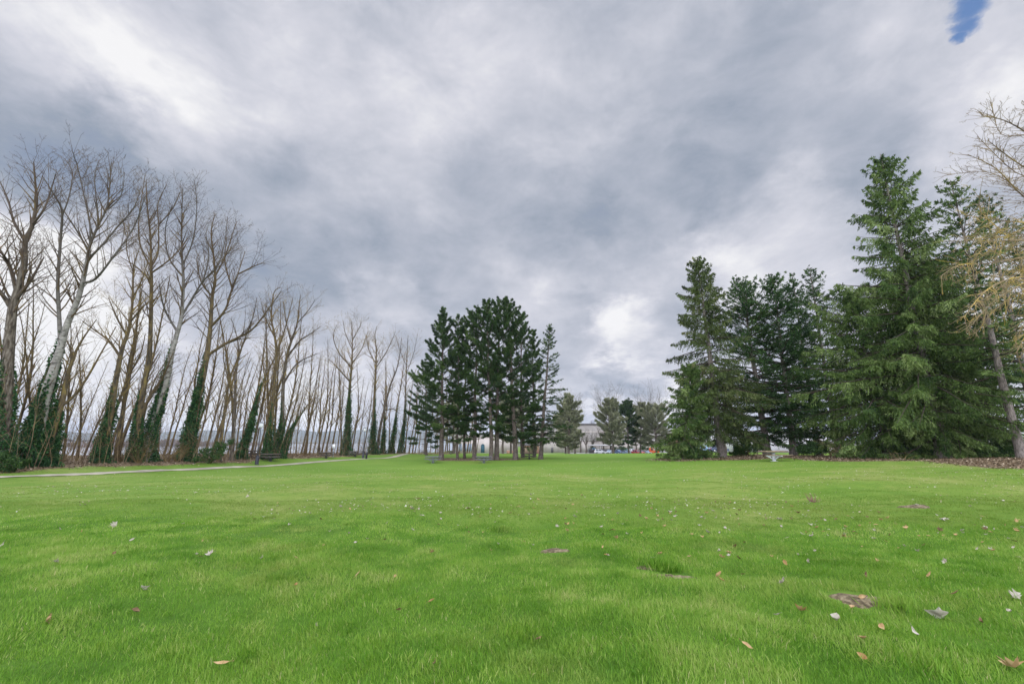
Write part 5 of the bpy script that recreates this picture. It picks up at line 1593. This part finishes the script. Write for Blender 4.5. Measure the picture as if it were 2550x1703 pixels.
NEAR = [
    (285, 1315, .19, 'lobed', 'pale', 'large pale curled leaf, upper left of the lawn, standing on edge'), (325, 1352, .16, 'narrow', 'pale', 'long pale leaf lying flat below the large curled one on the left'),
    (520, 1388, .16, 'lobed', 'pale', 'pale leaf folded double beside a small brown leaf'), (500, 1395, .09, 'oval', 'brown', 'small brown leaf touching the pale folded leaf'),
    (353, 1482, .14, 'lobed', 'pale', 'silvery leaf standing upright in the left foreground'), (113, 1556, .16, 'lobed', 'tan', 'tan leaf half buried in grass near the left edge'),
    (333, 1544, .15, 'oval', 'brown', 'dark brown curled leaf in the left foreground'), (736, 1464, .08, 'oval', 'orange', 'small bright orange leaf left of centre'),
    (204, 1328, .10, 'oval', 'orange', 'rusty orange leaf near the upper left of the long grass'), (147, 1324, .10, 'lobed', 'pale', 'small pale leaf left of the rusty orange one'),
    (138, 1408, .11, 'lobed', 'pale', 'greyish leaf sunk in grass near the left edge'), (5, 1364, .14, 'narrow', 'pale', 'pale leaf cut by the left edge of the photo'),
    (282, 1386, .10, 'oval', 'brown', 'dull brown leaf between the pale ones on the left'), (890, 1439, .18, 'narrow', 'tan', 'long tan leaf left of the middle foreground'),
    (982, 1453, .09, 'oval', 'tan', 'small tan leaf right of the long tan one'), (1075, 1507, .12, 'narrow', 'orange', 'slim orange brown leaf in the middle foreground'),
    (993, 1535, .09, 'oval', 'brown', 'dark leaf poking up below the slim orange one'), (1083, 1672, .10, 'oval', 'brown', 'brown leaf at the bottom centre'),
    (1341, 1611, .09, 'oval', 'brown', 'small chestnut leaf right of the bottom centre'), (785, 1578, .08, 'narrow', 'pale', 'tiny white splinter of leaf in the left centre foreground'),
    (548, 1668, .17, 'narrow', 'tan', 'long straw coloured leaf sunk at the bottom left'), (1028, 1328, .12, 'lobed', 'pale', 'white leaf below the brow of the slope at centre left'),
    (1386, 1317, .13, 'lobed', 'pale', 'pale leaf curled like a ring near the brow'), (1538, 1348, .12, 'lobed', 'tan', 'tan leaf standing beside a dark clod'), (1510, 1393, .11, 'narrow', 'orange', 'curved orange leaf left of the soil patches'),
    (1831, 1369, .14, 'oval', 'brown', 'chestnut curled leaf near the brow on the right'), (1958, 1415, .13, 'oval', 'orange', 'upright yellow orange leaf on the right'), (2010, 1408, .10, 'lobed', 'pale', 'whitish leaf right of the upright orange one'),
    (1793, 1442, .15, 'oval', 'tan', 'broad tan leaf right of the grass tuft'), (1797, 1458, .12, 'oval', 'orange', 'orange leaf touching the broad tan leaf'), (1852, 1441, .12, 'narrow', 'brown', 'dark narrow leaf right of the broad tan one'),
    (1950, 1463, .15, 'lobed', 'pale', 'cream leaf cupped upward above the bare soil'), (1936, 1545, .15, 'narrow', 'pale', 'pale narrow leaf left of the yellow lobed leaf'), (1993, 1535, .17, 'lobed', 'orange', 'yellowish lobed leaf with pointed fingers on the right'),
    (2087, 1562, .19, 'oval', 'pale', 'big white oval leaf with dark spots in the right foreground'), (2345, 1552, .26, 'lobed', 'pale', 'largest pale lobed leaf at the right, brown at one side'), (2380, 1488, .17, 'narrow', 'brown', 'reddish narrow leaf at the right side'),
    (2202, 1581, .13, 'oval', 'tan', 'tan leaf standing right of the big white oval one'), (2282, 1597, .14, 'narrow', 'pale', 'cream leaf standing on end at lower right'), (2155, 1612, .12, 'oval', 'tan', 'pinkish tan leaf low in the right foreground'),
    (2530, 1686, .22, 'lobed', 'tan', 'tan maple leaf at the bottom right corner'), (2151, 1651, .11, 'oval', 'orange', 'small golden leaf at the bottom right'), (1862, 1630, .13, 'narrow', 'tan', 'faded pink tan leaf left of the bottom right'),
    (2125, 1526, .13, 'oval', 'tan', 'tan leaf lying at the front of the bare soil patch'), (2150, 1506, .11, 'oval', 'tan', 'tan leaf lying on the bare soil patch'), (2157, 1440, .11, 'oval', 'brown', 'red brown leaf standing above the bare soil patch'),
    (2318, 1443, .13, 'oval', 'tan', 'tan leaf near the right edge of the long grass'), (2445, 1561, .15, 'narrow', 'brown', 'brown stick like leaf right of the largest pale one'), (2535, 1498, .15, 'lobed', 'pale', 'pale leaf near the right edge beside twigs'),
    (2356, 1410, .12, 'lobed', 'pale', 'pale bent leaf right of centre on the right hand lawn'), (2520, 1543, .10, 'oval', 'pale', 'grey white leaf at the far right of the foreground'), (1816, 1395, .10, 'lobed', 'pale', 'tiny pale leaf pair below the right hand brow'),
]
lrs = np.random.RandomState(55)
PROT = {}
for sh_ in ('oval', 'narrow', 'lobed'):
    for col_ in ('pale', 'tan', 'brown', 'orange'):
        PROT[(sh_, col_)] = []
def put_leaf(sh_, col_, p, size, label, group=None, flat=False):
    key = (sh_, col_)
    if len(PROT[key]) < 3:
        o = leaf_mesh(sh_, lrs).build('fallen_leaf', M['leaf_' + col_])
        PROT[key].append(o)
    else:
        o = PROT[key][lrs.randint(3)].copy()
        for k_ in list(o.keys()):
            del o[k_]
        COL.objects.link(o)
    t_ = .25 if flat else .55
    o.rotation_euler = (lrs.normal(0, t_), lrs.normal(0, t_), lrs.uniform(0, 6.28))
    o.scale = (size, size, size)
    o.location = p
    return tag(o, label, 'leaf', group)
for (px, py, sz, sh_, col_, lab) in NEAR:
    p = hit(px, py)
    put_leaf(sh_, col_, p + UP * (.04 if py > 1290 else .03), sz * .68, lab, 'large fallen leaves in the long grass')
# scattered small leaves on the shorter grass
k = 0
while k < 240:
    if k < 90:
        px, py = lrs.uniform(300, 2550), lrs.uniform(1278, 1400)
        if py < 1290 + max(0, px - 1500) * .05 or lrs.uniform() > (px / 2550) ** 1.5 + .12:
            continue
        lab, grp, sz = 'small faded leaf lying in the longer grass near the brow', 'small leaves in the longer grass', lrs.uniform(.05, .095)
    else:
        px, py = lrs.uniform(600, 2550), lrs.uniform(1235, 1345)
        if lrs.uniform() > math.exp(-((py - (1268 + max(0, px - 1300) * .05)) / 38) ** 2) * (.25 + .75 * min(1, px / 1700)):
            continue
        lab, grp, sz = 'small pale leaf in the scattered band of leaves beyond the brow', 'small leaves scattered beyond the brow', lrs.uniform(.06, .11)
    p = hit(px, py)
    col_ = ['pale', 'pale', 'pale', 'tan', 'tan', 'brown'][lrs.randint(6)]
    put_leaf(['oval', 'lobed', 'narrow'][lrs.randint(3)], col_, p + UP * .03, sz, lab, grp, True)
    k += 1
# innumerable pale flecks of leaf and daisy on the mown slope
fk = MB()
n = 16000
Y_ = lrs.uniform(10.5, 48, n) ** 1.0
X = lrs.uniform(-1.15, 1.15, n) * Y_
pat = np.sin(X * .45 + np.sin(Y_ * .3)) * np.sin(Y_ * .5 + np.sin(X * .27) * 2) + .25 * np.clip(X / Y_, -1, 1) + lrs.normal(0, .5, n)
kk = (pat > .1) & (litter_amount(X, Y_) < 0) & ((X / Y_ < .75) | (Y_ > 12))
X, Y_ = X[kk], Y_[kk]; n = len(X)
fk.sprays(np.stack([X, Y_, hgt(X, Y_) + lrs.uniform(.02, .035, n)], -1), np.concatenate([lrs.normal(0, 1, (n, 2)), lrs.normal(0, .3, (n, 1))], 1), lrs.uniform(.025, .065, n), lrs.uniform(.02, .045, n), lrs, lrs.uniform(0, 1, n), .5)
M['fleck'] = leafmat('fleck', [(0, (.13, .085, .045)), (.25, (.30, .24, .15)), (.6, (.40, .36, .26)), (1, (.56, .54, .46))], .1)
tag(fk.build('leaf_flecks', M['fleck']), kind='stuff')

# bare soil patches and clods in the lawn
def soil_patch(label, px, py, rx, ry, seed):
    p = hit(px, py)
    rs = np.random.RandomState(seed)
    m_ = MB()
    nr, na = 7, 26
    V = []
    for i in range(nr):
        f_ = i / (nr - 1)
        for j in range(na):
            a = 2 * math.pi * j / na
            r_ = f_ * (1 + .22 * math.sin(a * 3 + seed) + .12 * math.sin(a * 7 + seed * 2))
            x, y = p.x + rx * r_ * math.cos(a), p.y + ry * r_ * math.sin(a)
            V.append((x, y, h1(x, y) + .02 * (1 - f_ ** 2) + rs.uniform(-.006, .008) * (f_ < .95) + (.006 if f_ < .95 else -.02)))
    q = [(i * na + j, i * na + (j + 1) % na, (i + 1) * na + (j + 1) % na, (i + 1) * na + j) for i in range(nr - 1) for j in range(na)]
    m_.add(V, q)
    o = m_.build('soil_patch', M['soil'], None, True, loc=p)
    return tag(o, label, 'soil patch', 'bare soil patches in the lawn')
soil_patch('largest bare soil patch with tan leaves on it, right foreground', 2140, 1506, .27, .17, 1)
soil_patch('bare soil patch below the rank grass tuft', 1672, 1438, .3, .12, 2)
soil_patch('small soil patch right of centre below the brow', 1380, 1373, .24, .14, 3)
soil_patch('tiny soil patch left of the rank grass tuft', 1610, 1420, .14, .1, 4)
soil_patch('pale soil patch on the right hand slope', 2278, 1262, .4, .2, 5)
# clump of dead twigs on the slope
bare_shrub('twig_clump', 'dry brown clump of twigs lying on the right hand slope', hit(2025, 1252), 801, .16, .22, 20, 'red_twig')

# ------------------------------------------------------------------ the damp air that turns the far hills blue
hz = MB(); hz.box(-7800, 7800, -1200, 7800, -14, 165)
M['haze'] = bpy.data.materials.new('haze')
M['haze'].use_nodes = True
ht = M['haze'].node_tree
ht.nodes.clear()
hv_ = ht.nodes.new('ShaderNodeVolumePrincipled')
hv_.inputs['Color'].default_value = (.72, .80, .93, 1)
hv_.inputs['Density'].default_value = .00011
ho_ = ht.nodes.new('ShaderNodeOutputMaterial')
ht.links.new(hv_.outputs[0], ho_.inputs['Volume'])
tag(hz.build('haze', M['haze']), kind='stuff')
